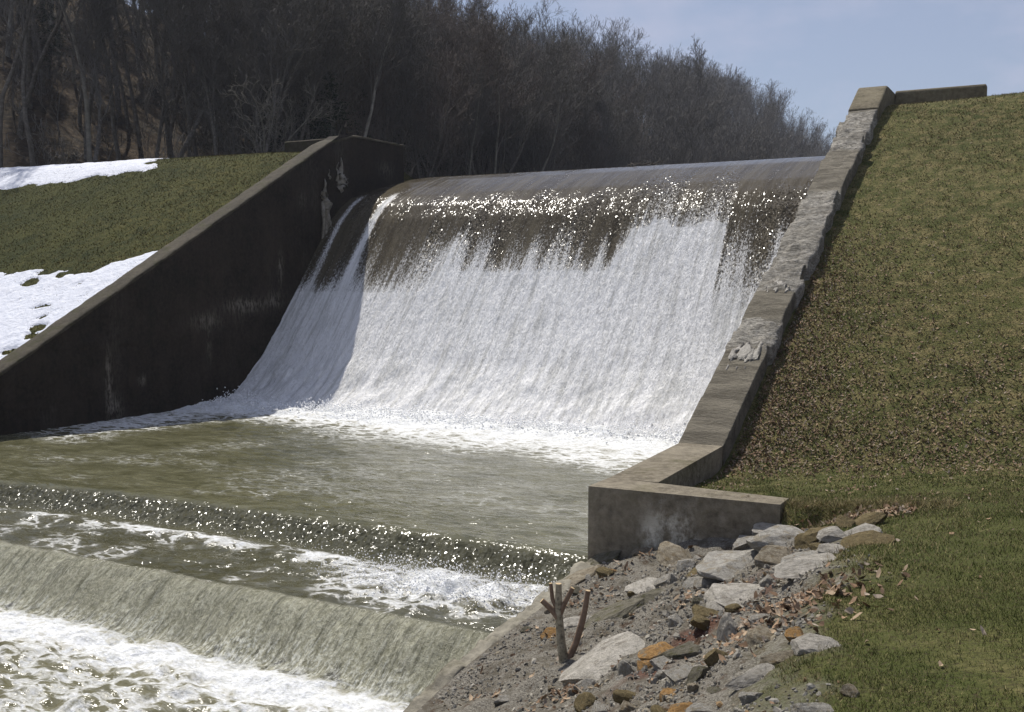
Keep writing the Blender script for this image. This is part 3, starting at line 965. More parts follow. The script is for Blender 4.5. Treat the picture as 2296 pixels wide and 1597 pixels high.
VAR = []
specs = [(16, .19, 1, .30, .50), (18, .22, 2, .34, .45), (15, .15, 3, .26, .55), (17, .20, 4, .42, .38), (14, .17, 5, .60, .30), (16, .16, 6, .34, .5), (15, .24, 8, .78, .26), (13, .13, 9, .45, .3)]
for H_, r_, sd, sp, stt in specs:
    tm_ = tree_meshes('bare_tree', grow(H_, r_, sd, kids=(14, 7, 6, 4), spread=sp, start=stt, twig=.011))
    VAR.append((zmax(*tm_), *tm_))
LOWV = []
for H_, r_, sd, sp, stt in [(16, .17, 31, .34, .45), (15, .15, 32, .4, .4), (17, .18, 33, .3, .5), (12, .11, 34, .45, .3), (9, .08, 35, .5, .2)]:
    lv = grow(H_, r_, sd, kids=(12, 6, 5), spread=sp, start=stt, twig=.016)
    cs = []
    c, qd = tubes(lv[0], 4); cs.append((c, qd))
    c, qd = tubes(lv[1] + lv[2], 3); cs.append((c, qd))
    c, qd = tubes(lv[3], 2); cs.append((c, qd))
    off = 0; C_, Q_ = [], []
    for c, qd in cs: C_.append(c); Q_.append(qd + off); off += len(c)
    C_ = np.concatenate(C_); LOWV.append((float(C_[:, 2].max()), C_, np.concatenate(Q_)))

SKY_X = [-200, 1000, 1060, 1120, 1180, 1250, 1300, 1345, 1400, 1440, 1490, 1530, 1570, 1620, 1700, 1760, 1800, 1860, 1900, 2100]
SKY_Y = [-500, -170, -30, -22, 15, 22, 2, -5, 25, 62, 50, 82, 125, 150, 190, 207, 224, 238, 248, 270]


def proj(P):
    v = _M.to_3x3().transposed() @ Vector((P[0], P[1], P[2] - 4.0))
    return 1148 + 2341.54 * v.x / -v.z, 798.5 - 2341.54 * v.y / -v.z


def max_height(X, Y, zg, jit):
    """tallest a tree may stand there without rising above the wooded skyline"""
    D = math.hypot(X, Y)
    px, _ = proj((X, Y, zg))
    ty = np.interp(px, SKY_X, SKY_Y) + jit
    d = ray(px, ty); t = D / math.hypot(d[0], d[1])
    return 4 + t * d[2] - zg, px


tcol = random.Random(5)
cands = []
for _ in range(9000):
    Y = tcol.uniform(36, 180) if tcol.random() < .60 else tcol.uniform(150, 420)
    X = -38 - tcol.random() ** 1.3 * 95
    d = (-41 - .02 * (Y - 40)) - X
    if d < -3: continue
    D = math.hypot(X, Y)
    if D < 56: continue
    zg = float(hill_z(X, Y))
    mh, px = max_height(X, Y, zg, 9 + tcol.gauss(0, 20))
    if px < -60 or px > 1960: continue
    cands.append((D, X, Y, zg, mh, px))
# thin out by spacing
picked, cell = [], {}
for c in cands:
    D, X, Y, zg, mh, px = c
    sp_ = 2.3 if px > 500 else 3.0
    key = (int(X // sp_), int(Y // sp_))
    if key in cell: continue
    cell[key] = 1
    if px < 480 and D < 95 and tcol.random() < .45: continue
    picked.append(c)
picked.sort(key=lambda c: c[0])
NEAR = 285
near_t = []
mass = []
for c in picked:
    D, X, Y, zg, mh, px = c
    h = tcol.uniform(13, 19)
    if mh < 5: continue
    h = min(h, mh)
    if len(near_t) < NEAR and h > 9: near_t.append((*c, h))
    else: mass.append((*c, h))

first = {}
def place_tree(k, loc, h, rz, label, group, tilt=0.0, red=False, pale=False, cat='tree', name='bare_tree'):
    H_, tm, cm = VAR[k]
    s = h / H_
    key = (k, red, pale)
    if key not in first:
        if (red or pale) and (k in [q[0] for q in first]): tm, cm = tm.copy(), cm.copy()
        r = empty(name, loc)
        t_ = obj('trunk', tm, M['bark_pale'] if pale else M['bark'], r)
        c_ = obj('crown', cm, M['twig_red'] if red else M['twig'], r)
        first[key] = (r, t_, c_)
    else:
        r0, t0, c0 = first[key]
        r = r0.copy(); r.name = name; SC.collection.objects.link(r)
        for ch in (t0, c0):
            cc = ch.copy(); SC.collection.objects.link(cc); cc.parent = r
    r.location = loc
    r.rotation_euler = (tilt, tilt * .6, rz)
    r.scale = (s * tcol.uniform(.9, 1.1), s * tcol.uniform(.9, 1.1), s)
    meta(r, label, cat, group)
    return r


for i, (D, X, Y, zg, mh, px, h) in enumerate(near_t):
    k = tcol.choice([0, 1, 2, 3, 5, 0, 1, 2, 7]) if px < 1100 else tcol.choice([0, 1, 3, 4, 5, 7])
    if px < 620: lab = 'bare tree in the dark wood above the snowy left bank'
    elif px < 1100: lab = 'bare tree in the dense wood behind the left end of the dam'
    else: lab = 'bare tree on the wooded ridge beyond the waterfall crest'
    g = 'bare trees of the wooded hillside'
    red = (850 < px < 1500) and tcol.random() < .45
    place_tree(k, (X, Y, zg), h, tcol.uniform(0, 6.28), lab, g, tcol.gauss(0, .04), red, tcol.random() < .13)


def az_place(px, D):
    d = ray(px, 500); f = D / math.hypot(d[0], d[1])
    return d[0] * f, d[1] * f


# trees one can tell apart on the skyline
for px, D, ty, k, lab in [(1350, 128, 4, 6, 'broad round-crowned bare tree standing highest against the sky above the middle of the dam'),
                          (1487, 140, 64, 4, 'rounded fine-twigged bare tree against the sky, right of the tallest skyline tree'),
                          (1175, 118, -25, 6, 'tall spreading bare tree left of the highest round-crowned tree on the skyline'),
                          (1778, 230, 222, 4, 'small bare tree poking above the far right end of the wooded ridge')]:
    X, Y = az_place(px, D); zg = float(hill_z(X, Y))
    d = ray(px, ty); h = 4 + D / math.hypot(d[0], d[1]) * d[2] - zg
    place_tree(k, (X, Y, zg), h, px * .7, lab, None, 0, False, False)

# leaning and arching pale trees at the foot of the wood
for n_, (px, D, h, ln, lab) in enumerate([(560, 58, 7, .75, 'small arching bare tree bending right over the left bank crest'),
                                         (508, 60, 8, .9, 'thin bowed sapling left of the arching tree behind the left bank'),
                                         (1140, 84, 7, -.8, 'pale leaning tree low at the reservoir edge, bending left'),
                                         (1290, 100, 8, .9, 'pale leaning tree low on the far shore, bending right')]):
    X, Y = az_place(px, D); zg = max(float(hill_z(X, Y)), 8.0)
    lv = grow(h, .10, 60 + n_, kids=(9, 5, 4), spread=.6, start=.3, lean=ln, crook=.16, twig=.010)
    tm, cm = tree_meshes('leaning_tree', lv)
    r = empty('leaning_tree', (X, Y, zg)); obj('trunk', tm, M['bark_pale'], r); obj('crown', cm, M['bark_pale'], r)
    r.rotation_euler = (0, 0, YAW)
    meta(r, lab, 'tree')

# hemlocks
def conifer(seed, H=15):
    rg = np.random.default_rng(seed)
    segs = [(0, 0, -.4, 0, 0, H * .5, .2, .12), (0, 0, H * .5, 0, 0, H, .12, .02)]
    cs = []
    nb = 110
    for i in range(nb):
        t = (i / nb) ** .9
        z = H * (.10 + .88 * t)
        L = (1 - t) ** .75 * H * .24 * rg.uniform(.6, 1.2) + .3
        a = rg.uniform(0, 2 * np.pi)
        dirv = np.array([np.cos(a), np.sin(a), .1])
        end = np.array([0, 0, z]) + dirv * L + np.array([0, 0, -.22 * L])
        segs.append((0, 0, z, *end, .03, .008))
        m = int(34 * L / 2) + 10
        s = rg.uniform(.15, 1, m)[:, None]
        base = np.array([0, 0, z]) + dirv * L * s + np.array([0, 0, -.22 * L]) * s ** 2 + rg.normal(0, .13 + .07 * L, (m, 3)) * [1, 1, .45]
        e1 = rg.normal(0, 1, (m, 3)) * [1, 1, .5]; e1 /= np.linalg.norm(e1, axis=1, keepdims=True); e2 = rg.normal(0, 1, (m, 3)) * [1, 1, .6]; e2 /= np.linalg.norm(e2, axis=1, keepdims=True)
        sz = rg.uniform(.12, .34, (m, 1))
        cs.append(np.stack([base, base + e1 * sz, base + e2 * sz * .6], 1).reshape(-1, 3))
    c = np.concatenate(cs)
    return join_tubes('conifer_trunk', [(segs, 5)]), mesh_np('conifer_crown', c, tris=np.arange(len(c)).reshape(-1, 3), smooth=False)


CON = [conifer(1), conifer(2, 15), conifer(3, 15)]
cfirst = {}
for i, (px, D, ty, lab) in enumerate([(745, 62, 150, 'dark evergreen close behind the peak of the left side wall'), (690, 66, 215, 'low dark evergreen behind the left bank crest, beside the peak of the side wall'),
                                      (815, 70, 190, 'dark evergreen in the wood right of the left wall peak'), (1010, 92, 130, 'dark evergreen in the middle of the wood above the left end of the crest'),
                                      (925, 88, 40, 'tall dark evergreen high in the wood, above the back corner of the left wall'), (1060, 102, 30, 'dark evergreen at the upper edge of the wood where the sky begins'),
                                      (590, 74, 190, 'shadowy evergreen behind the arching sapling on the left'), (640, 80, 90, 'evergreen standing higher up behind the small arching tree'),
                                      (120, 78, -60, 'evergreen in the dark upper left corner of the wood'), (770, 84, 60, 'evergreen far up the slope straight above the left wall peak')]):
    X, Y = az_place(px, D); zg = float(hill_z(X, Y))
    d = ray(px, ty); h = max(5, min(20, 4 + D / math.hypot(d[0], d[1]) * d[2] - zg))
    k = i % 3
    if k not in cfirst:
        r = empty('hemlock_tree'); a = obj('trunk', CON[k][0], M['bark'], r); b = obj('crown', CON[k][1], M['needle'], r); cfirst[k] = (r, a, b)
    else:
        r = cfirst[k][0].copy(); SC.collection.objects.link(r)
        for ch in cfirst[k][1:]:
            cc = ch.copy(); SC.collection.objects.link(cc); cc.parent = r
    r.location = (X, Y, zg); r.scale = (h / 15,) * 3; r.rotation_euler = (0, 0, i * 1.3)
    meta(r, lab, 'tree', 'evergreens in the wood')

# the rest of the wood, and its undergrowth, as one mass each
mass = [m for m in mass if m[5] > 1480][:800] + tcol.sample([m for m in mass if m[5] <= 1480], min(800, len([m for m in mass if m[5] <= 1480])))
mass = [m for i, m in enumerate(mass) if i < 99999]
print('MASS', len(mass), 'picked', len(picked), max(m[0] for m in mass))
Cs, Qs, off = [], [], 0
for (D, X, Y, zg, mh, px, h) in mass:
    H_, c, qd = LOWV[tcol.choice([0, 1, 2, 0, 1, 2, 3])]
    s = h / H_; a = tcol.uniform(0, 6.28); w = s * tcol.uniform(.85, 1.1)
    ca, sa = math.cos(a) * w, math.sin(a) * w
    Cs.append(np.stack([c[:, 0] * ca - c[:, 1] * sa + X, c[:, 0] * sa + c[:, 1] * ca + Y, c[:, 2] * s + zg], 1).astype(np.float32)); Qs.append(qd + off); off += len(c)
me = mesh_np('wood', np.concatenate(Cs), np.concatenate(Qs))
meta(obj('wood', me, M['twig']), 'far bare woodland filling the hillside behind the dam', 'woodland', kind='stuff')

Cs, Qs, off = [], [], 0
bush = []
for sd in (81, 82, 83):
    lv = grow(3.2, .035, sd, kids=(8, 5, 3), spread=.8, start=.1, crook=.16, twig=.009)
    c, qd = tubes(lv[0] + lv[1], 3); c2, qd2 = tubes(lv[2] + lv[3], 2)
    bush.append((np.concatenate([c, c2]), np.concatenate([qd, qd2 + len(c)])))
nb = 0
for _ in range(9000):
    Y = tcol.uniform(36, 150); d = -3 + tcol.random() ** 1.4 * 45; X = (-41 - .02 * (Y - 40)) - d
    zg = float(hill_z(X, Y)); px, py = proj((X, Y, zg + 1))
    if px < -40 or px > 1950 or math.hypot(X, Y) < 56: continue
    if px < 450 and tcol.random() < .7: continue
    c, qd = bush[tcol.randrange(3)]
    s = tcol.uniform(.6, 1.9); a = tcol.uniform(0, 6.28); ca, sa = math.cos(a) * s, math.sin(a) * s
    Cs.append(np.stack([c[:, 0] * ca - c[:, 1] * sa + X, c[:, 0] * sa + c[:, 1] * ca + Y, c[:, 2] * s + zg], 1).astype(np.float32)); Qs.append(qd + off); off += len(c)
    nb += 1
    if nb >= 1300: break
me = mesh_np('undergrowth', np.concatenate(Cs), np.concatenate(Qs))
meta(obj('undergrowth', me, M['twig']), 'thin leafless scrub and saplings under the trees', 'undergrowth', kind='stuff')

# fallen logs on the forest floor
for n_, (px, D, L, ang, lab) in enumerate([(395, 66, 9, .5, 'long fallen log lying across the brown forest floor, upper one'), (130, 63, 6, 1.2, 'short fallen log on the leaf-covered slope near the left edge'), (515, 60, 4, -.6, 'mossy fallen log low behind the left bank crest')]):
    X, Y = az_place(px, D); zg = float(hill_z(X, Y))
    dx, dy = math.cos(ang + YAW) * L / 6, math.sin(ang + YAW) * L / 6
    pts = [(X + dx * i, Y + dy * i, float(hill_z(X + dx * i, Y + dy * i)) + .18) for i in range(-3, 4)]
    segs = [(*pts[i], *pts[i + 1], .24 - .02 * i, .22 - .02 * i) for i in range(6)]
    meta(obj('fallen_log', join_tubes('fallen_log', [(segs, 8)]), M['bark']), lab, 'log')

# ------------------------------------------------------------------ snow on the left bank
def snow(label, x0, x1, y0, y1, maskf, seed, th=.06, step=.06, zf=left_bank_z, jag=.35):
    xs = np.arange(x0, x1, step); ys_ = np.arange(y0, y1, step)
    X, Y = np.meshgrid(xs, ys_, indexing='ij')
    m = maskf(X, Y) + jag * fbm(X * 1.1, Y * 2.2, seed=seed, oct=5) + .10 * fbm(X * 5, Y * 9, seed=seed + 1)
    Z = zf(X, Y) + .02 * fbm(X * 3, Y * 3, seed=13) + th * sstep(-.02, .22, m) + .035 * fbm(X * 1.6, Y * 1.6, seed=seed + 2) * sstep(0, .3, m) - .03
    keep = (m[:-1, :-1] > -.03) & (m[1:, 1:] > -.03) & (m[1:, :-1] > -.03) & (m[:-1, 1:] > -.03)
    q = grid(len(xs), len(ys_), keep)
    c, q, _ = compact(np.stack([X, Y, Z], -1).reshape(-1, 3), q)
    o = obj('snow', mesh_np('snow', c, q), M['snow'])
    meta(o, label, 'snow', kind='stuff')


def mask_low(X, Y):
    top = np.interp(X, [-60, -31.5, -29.6, -27.6, -26.8, -25.84, -25.4, -24.9], [21.7, 22.0, 22.2, 22.1, 22.3, 23.3, 23.7, 24.0])
    m = top - Y
    # footprints and melt holes
    for hx, hy, r in [(-29.2, 21.7, .28), (-26.2, 19.9, .2), (-25.8, 19.3, .17), (-25.6, 18.9, .16), (-27.0, 20.3, .16), (-26.7, 21.6, .14), (-28.0, 22.2, .22), (-25.5, 18.3, .15)]:
        m = np.minimum(m, (np.hypot((X - hx) * .7, (Y - hy) * 1.3) - r) * 2.2 + .1)
    m = np.minimum(m, (-24.98 - X) * 1.2 + .45)
    return m * .6 + .08


def mask_up(X, Y):
    lo = np.interp(X, [-60, -40.5, -37.4, -34.5, -31.4, -31.0], [28.0, 28.75, 29.1, 29.5, 29.5, 29.9])
    rgt = np.interp(Y, [28, 29.4, 31, 34], [-32.2, -32.3, -33.6, -35])
    return np.minimum((Y - lo) * .9, (rgt - X) * .35) + .02


snow('white snow patch lying low on the left bank against the dark side wall', -44, -24.9, 13, 26, mask_low, 201, .08)
snow('white snow strip along the crest of the left grass bank', -52, -30.5, 27.5, 34.4, mask_up, 211, .07, .08, jag=.28)

# ------------------------------------------------------------------ ice
def ice_spikes(loc, spikes, label):
    r = empty('icicle_cluster', loc)
    for dy, dz, h, rad in spikes:
        segs = []
        n = 6
        w = [(.05 * math.sin(i * 1.7 + dy * 9), dy + .04 * math.sin(i * 2.3 + dz * 5), dz + h * i / n) for i in range(n + 1)]
        for i in range(n):
            f = lambda t: max(.006, rad * (1 - t) ** .8 * (1 + .25 * math.sin(t * 17 + dy)))
            segs.append((*w[i], *w[i + 1], f(i / n), f((i + 1) / n)))
        obj('icicle', join_tubes('icicle', [(segs, 7)]), M['ice'], r)
    meta(r, label, 'ice')


ice_spikes((XL + .06, 31.0, 7.55), [(0, 0, .95, .14), (-.22, .05, .7, .06), (.2, -.1, .45, .07), (-.08, -.25, .5, .16), (.35, -.1, .3, .03), (-.7, .1, .35, .04)], 'pale pointed ice spikes standing at the top corner of the dark left wall')
ice_spikes((XL + .06, 30.05, 6.5), [(0, .15, 1.0, .13), (.04, .35, -1.9, .13), (-.12, .3, -2.3, .08), (.22, .3, -1.5, .08), (-.05, .5, .25, .15), (.12, .3, -1.1, .16)], 'long dull tan icicles hanging down the dark left wall beside the first white ribbon')


def ice_sheet(y, label, seed, w=.6, l=.55, th=.05):
    xs_ = np.linspace(-1, 1, 40); ys_ = np.linspace(-1, 1, 40)
    U, V = np.meshgrid(xs_, ys_, indexing='ij')
    X = XR + .36 + U * w * .58; Y = y + V * l
    m = .8 - np.hypot(U * .9, V) + .9 * fbm(X * 9, Y * 3.5, seed=seed) 
    Z = top_right(Y) + .03 + th * sstep(0, .5, m) + .012 * fbm(X * 11, Y * 5, seed=seed + 1) - .05 * (m < .05)
    k = m[:-1, :-1] > .02
    c, q_, _ = compact(np.stack([X, Y, Z], -1).reshape(-1, 3), grid(40, 40, k))
    meta(obj('ice_patch', mesh_np('ice_patch', c, q_), M['ice']), label, 'ice')


ice_sheet(21.1, 'streaky ice patch on the middle of the right wall top, the upper of two', 301, .45, .32, .03)
ice_sheet(18.85, 'pale brownish ice patch on the right wall top, the lower of two', 305, .5, .5, .04)

# snag on the crest
X_, Y_ = az_place(1437, 1.0); f_ = 34.9 / Y_
segs = []
rg = random.Random(3)
for i in range(9):
    p = Vector((X_ * f_ + rg.uniform(-.5, .4), 34.9 + rg.uniform(-.2, .2), 8.06))
    e = p + Vector((rg.uniform(-.6, .6), rg.uniform(-.3, .3), rg.uniform(.02, .20)))
    segs.append((*p, *e, .03, .012))
meta(obj('driftwood', join_tubes('driftwood', [(segs, 5)]), M['bark']), 'small dark tangle of driftwood caught on the waterfall crest', 'driftwood')

# ------------------------------------------------------------------ rocks
import bmesh


def rock_mesh(seed, subdiv=4, cuts=9, rough=.05, flat=1.0):
    rg = np.random.default_rng(seed)
    bm = bmesh.new(); bmesh.ops.create_icosphere(bm, subdivisions=subdiv, radius=1.0)
    me = bpy.data.meshes.new('rock'); bm.to_mesh(me); bm.free()
    n = len(me.vertices); c = np.empty(n * 3, np.float32); me.vertices.foreach_get('co', c); c = c.reshape(-1, 3).astype(float)
    c = np.sign(c) * np.abs(c) ** .72                        # boxier than a ball
    for _ in range(cuts):
        v = rg.normal(0, 1, 3) * [1, 1, flat]; v /= np.linalg.norm(v); dd = rg.uniform(.48, .82)
        h = c @ v; k = h > dd
        c[k] -= np.outer((h[k] - dd) * .995, v)
    c += (c / np.linalg.norm(c, axis=1, keepdims=True)) * (rough * 2.2 * fbm(c[:, 0] * 1.4, c[:, 1] * 1.4, c[:, 2] * 1.4, seed=seed, oct=2) + rough * fbm(c[:, 0] * 4.5, c[:, 1] * 4.5, c[:, 2] * 6, seed=seed + 1, oct=3))[:, None]
    c /= np.abs(c).max(0)
    me.vertices.foreach_set('co', c.astype(np.float32).ravel()); me.update()
    me.polygons.foreach_set('use_smooth', np.zeros(len(me.polygons), bool))
    return me


ROCKS = [
    (860, 510, 185, 150, 0.15, 'rock_tan', 'pitted tan rock leaning against the low end wall'),
    (672, 655, 215, 185, -.25, 'rock_pale', 'pale flat-faced block left of the central boulder'),
    (1215, 560, 330, 210, .1, 'rock_grey', 'large light grey rounded boulder in the middle of the rock pile'),
    (1200, 735, 330, 200, -.25, 'rock_pale', 'long pale slab just below the large light grey boulder'),
    (1090, 850, 120, 110, 0, 'rock_pale', 'pale knob of stone at the lower left end of the long pale slab'),
    (1480, 430, 250, 180, 0.05, 'rock_grey', 'squared pale rock with blue-grey front, right of the low wall foot'),
    (1500, 360, 240, 80, 0.0, 'rock_pale', 'flat pale cap stone on top of the squared blue-grey rock'),
    (1278, 425, 130, 95, -.4, 'rock_grey', 'small blue-grey stone left of the squared rock'),
    (1010, 592, 160, 140, -.5, 'rock_ochre', 'brown rock wedged left of the large grey boulder'),
    (1000, 695, 165, 120, -.4, 'rock_grey', 'grey stone with a rusty top below the wedged brown rock'),
    (420, 905, 340, 190, -.5, 'rock_moss', 'long grey-brown mossy slab lying above the pale white boulder'),
    (690, 790, 230, 110, -.45, 'rock_moss', 'narrow mossy slab right of the long grey-brown slab'),
    (430, 1160, 430, 240, -.55, 'rock_pale', 'biggest whitish boulder, beside the cut sapling'),
    (560, 1200, 120, 150, 0, 'rock_grey', 'grey broken corner stone at the right end of the biggest whitish boulder'),
    (735, 1090, 170, 230, -.35, 'rock_orange', 'large leaning orange rock right of the whitish boulder'),
    (655, 1235, 110, 110, 0.2, 'rock_orange', 'small orange block under the leaning orange rock'),
    (845, 975, 90, 130, 0.1, 'rock_grey', 'upright grey stone at the top of the leaning orange rock'),
    (1050, 930, 140, 90, 0.0, 'rock_ochre', 'rounded ochre stone under the knob of the pale slab'),
    (855, 1150, 190, 110, -.4, 'rock_moss', 'mottled grey stone right of the leaning orange rock'),
    (765, 1225, 170, 70, 0.0, 'rock_grey', 'flat dark grey stone with pale rim, under the mottled stone'),
    (875, 1240, 150, 100, 0.0, 'rock_grey', 'smooth pale grey rounded stone in the lower middle of the slope'),
    (1100, 1190, 105, 130, 0.1, 'rock_ochre', 'blocky stone with an orange face, alone on the gravel'),
    (1385, 1040, 170, 170, .25, 'rock_tan', 'pointed pale rock with orange underside near the turf edge'),
    (1390, 950, 120, 90, .2, 'rock_grey', 'small grey stone on top of the pointed pale rock'),
    (1180, 980, 100, 190, .2, 'rock_pale', 'thin pale upright edge of buried stone'),
    (1700, 1090, 260, 120, .12, 'rock_pale', 'flat pale slab sunk at the turf edge'),
    (1620, 1050, 110, 60, 0, 'rock_orange', 'small orange stone at the left end of the sunk flat slab'),
    (800, 1360, 115, 110, -.2, 'rock_orange', 'rounded bright orange stone below the smooth pale stone'),
    (1050, 1440, 190, 75, -.1, 'rock_grey', 'flat blue-grey stone near the bottom of the picture'),
    (1320, 1450, 130, 75, 0, 'rock_grey', 'lumpy grey stone right of the flat blue-grey stone at the bottom'),
    (880, 1500, 170, 100, -.3, 'rock_orange', 'orange stone cut by the bottom edge of the picture'),
    (1100, 1515, 130, 60, .1, 'rock_orange', 'small rusty stone at the bottom edge, right of the orange one'),
    (1720, 1500, 190, 90, 0, 'rock_grey', 'pale grey stone in the grass at the bottom of the picture'),
    (1770, 385, 150, 105, -.1, 'rock_ochre', 'ochre stone in the upper right of the rock pile'),
    (1690, 430, 120, 130, .2, 'rock_ochre', 'dull ochre block between pale stones in the upper pile'),
    (2060, 300, 170, 115, -.3, 'rock_ochre', 'ochre boulder at the very top right of the rock pile'),
    (1930, 320, 90, 90, 0, 'rock_ochre', 'small ochre stone left of the topmost ochre boulder'),
    (1880, 400, 180, 80, 0, 'rock_pale', 'pale mortar-like stone beside the ochre stone'),
    (2060, 425, 210, 85, -.35, 'rock_ochre', 'tilted ochre slab right edge of the rock pile'),
    (1990, 385, 200, 60, -.3, 'rock_pale', 'long pale stone lying over the tilted ochre slab'),
    (1700, 525, 240, 110, -.15, 'rock_grey', 'grey flat-topped stone right of the dark crevice'),
    (1490, 545, 190, 120, 0.1, 'rock_tan', 'hollowed pale stone over a dark crevice'),
    (1750, 585, 360, 60, -.22, 'rock_pale', 'long narrow pale ledge at the lower edge of the rock pile'),
    (1860, 480, 200, 70, 0, 'rock_pale', 'rough pale stone between the ledge and the ochre slab'),
    (895, 605, 95, 80, 0, 'rock_grey', 'small grey stone right of the pale flat-faced block'),
    (620, 530, 110, 55, 0, 'rock_tan', 'small tan stone at the foot of the low end wall'),
    (822, 735, 60, 85, 0, 'rock_pale', 'small pale upright stone beside the narrow mossy slab'),
    (790, 665, 120, 60, -.3, 'rock_grey', 'flat grey stone leaning on the pale flat-faced block'),
    (1335, 1290, 220, 75, -.4, 'rock_pale', 'flat pale outcrop in the gravel lower right'),
    (1500, 1175, 200, 70, -.3, 'rock_tan', 'low tan outcrop under the sunk flat slab'),
    (275, 1480, 120, 90, 0, 'rock_ochre', 'mossy ochre stone near the bottom left of the slope'),
    (540, 1430, 90, 130, .3, 'rock_tan', 'narrow tan stone near the bottom of the slope'),
    (370, 1455, 110, 90, 0, 'rock_grey', 'greyish stone beside the mossy ochre stone'),
    (405, 670, 85, 40, -.3, 'rock_orange', 'small flat orange stone on the dark gravel'),
    (230, 665, 230, 75, -.45, 'rock_tan', 'pale worn concrete chunk beside the water edge'),
    (380, 545, 230, 80, -.6, 'rock_moss', 'grey broken concrete piece sloping down from the wall corner'),
    (200, 970, 210, 60, -.45, 'rock_pale', 'narrow pale stone behind the forked sapling'),
    (40, 1050, 90, 50, 0, 'rock_orange', 'orange stone left of the cut sapling'),
    (1235, 350, 120, 90, 0, 'rock_tan', 'tan lump of stone at the foot of the low wall, right half'),
    (620, 1275, 60, 60, 0, 'rock_orange', 'little orange stone below the small orange block'),
    (1960, 1415, 90, 50, 0, 'rock_tan', 'small pale stone lying in the grass'),
    (250, 1335, 120, 50, 0, 'rock_grey', 'dark blue-grey flat stone below the biggest whitish boulder'),
]


def crop(cx, cy): return (1360 + cx / 2.551) / 1.115, (1180 + cy / 2.551) / 1.115


RM = {}
for n_, (cx, cy, w, h, roll, mk, lab) in enumerate(ROCKS):
    px, py = crop(cx, cy); wd, hd = w / 2.551 / 1.115, h / 2.551 / 1.115
    P = ground_hit(px, py + .30 * hd)
    D = float(np.linalg.norm(P - np.array([0, 0, 4.0])))
    W = wd * D / 2341 * 1.42; Hh = hd * D / 2341 * 1.42
    W, Hh = W * (1 + .25 * abs(roll)), Hh * (1 - .6 * min(.6, abs(roll)))
    dep = max(W * .62, min(Hh * 1.5, W * 1.1))
    hgt = max(.45 * Hh, (Hh - .40 * dep) / .9)
    me = rock_mesh(500 + n_ * 3, 5 if wd > 45 else 4, 12, .045)
    o = obj('rock', me, M[mk])
    o.scale = (W / 2, dep / 2, hgt / 2 + .03)
    v = np.array([P[0], P[1], 0]); v /= np.linalg.norm(v)
    zc = float(ground_right(P[0], P[1])[0])
    o.location = (P[0], P[1], zc + hgt * .10)
    facing = math.atan2(v[1], v[0]) - math.pi / 2
    o.rotation_mode = 'QUATERNION'
    qz = Matrix.Rotation(facing + random.uniform(-.25, .25), 4, 'Z')
    o.rotation_quaternion = (qz @ Matrix.Rotation(roll * .8, 4, 'Y') @ Matrix.Rotation(R(16), 4, 'X')).to_quaternion()
    meta(o, lab, 'rock', 'loose rocks on the stony bank')

# smaller stones, alike: copies of six
base6 = [rock_mesh(900 + i, 3, 9, .05) for i in range(6)]
mk6 = ['rock_grey', 'rock_pale', 'rock_tan', 'rock_grey', 'rock_ochre', 'rock_moss']
proto = []
rs = random.Random(44)
cnt = 0
while cnt < 100:
    X, Y = rs.uniform(-5.45, -.9), 3.6 + rs.random() * 9.0
    z_, dm = ground_right(X, Y)
    if float(dm) < .55: continue
    k = rs.randrange(6)
    if len(proto) < 6:
        k = len(proto); o = obj('small_stone', base6[k], M[mk6[k]]); proto.append(o)
    else:
        o = proto[k].copy(); SC.collection.objects.link(o)
    s = rs.uniform(.025, .055) * (1 + rs.random() ** 3 * 1.3)
    o.scale = (s * rs.uniform(.9, 1.6), s * rs.uniform(.8, 1.2), s * rs.uniform(.5, .9))
    o.rotation_euler = (rs.uniform(-.4, .4), rs.uniform(-.4, .4), rs.uniform(0, 6.28))
    o.location = (X, Y, float(z_) + s * .25)
    meta(o, 'small loose stone scattered on the gravel slope', 'stone', 'small loose stones on the gravel slope')
    cnt += 1

# ------------------------------------------------------------------ gravel, fallen leaves, grass (uncountable)
def scatter(n, box, accept, seed):
    rg = np.random.default_rng(seed)
    out = []
    tot = 0
    while tot < n:
        X = rg.uniform(box[0], box[1], n * 2); Y = rg.uniform(box[2], box[3], n * 2)
        Z, dm = ground_right(X, Y)
        k = rg.random(n * 2) < accept(X, Y, dm)
        out.append(np.stack([X, Y, Z, dm], 1)[k]); tot += int(k.sum())
        if len(out) > 40: break
    return np.concatenate(out)[:n], rg


ICO = None
bm = bmesh.new(); bmesh.ops.create_icosphere(bm, subdivisions=1, radius=1.0)
ICO_V = np.array([v.co[:] for v in bm.verts]); ICO_F = np.array([[v.index for v in f.verts] for f in bm.faces]); bm.free()

P_, rg = scatter(15000, (-5.55, -.7, 3.2, 12.95), lambda X, Y, dm: np.clip(dm, 0, 1) * sstep(-.5, .4, fbm(X * 1.7, Y * 1.7, seed=401)) * (.35 + .65 * sstep(13, 5, Y)), 402)
n = len(P_)
sz = .005 + .009 * rg.random(n) ** 2 + .022 * rg.random(n) ** 9
A = rg.normal(0, 1, (n, 3, 3)); Qm, _r = np.linalg.qr(A)
tmpl = ICO_V[None] * (1 + .28 * rg.normal(0, 1, (n, 12, 1)).clip(-1.5, 1.5)) * np.array([1.3, 1, .7])[None, None]
V = np.einsum('nij,nkj->nki', Qm, tmpl) * sz[:, None, None] + P_[:, None, :3] + np.array([0, 0, .003])
F = ICO_F[None] + (np.arange(n) * 12)[:, None, None]
me = mesh_np('gravel', V.reshape(-1, 3), tris=F.reshape(-1, 3), smooth=False)
pal = np.array([(.22, .21, .185), (.30, .28, .24), (.15, .14, .12), (.26, .225, .165), (.38, .355, .30), (.25, .17, .09)])
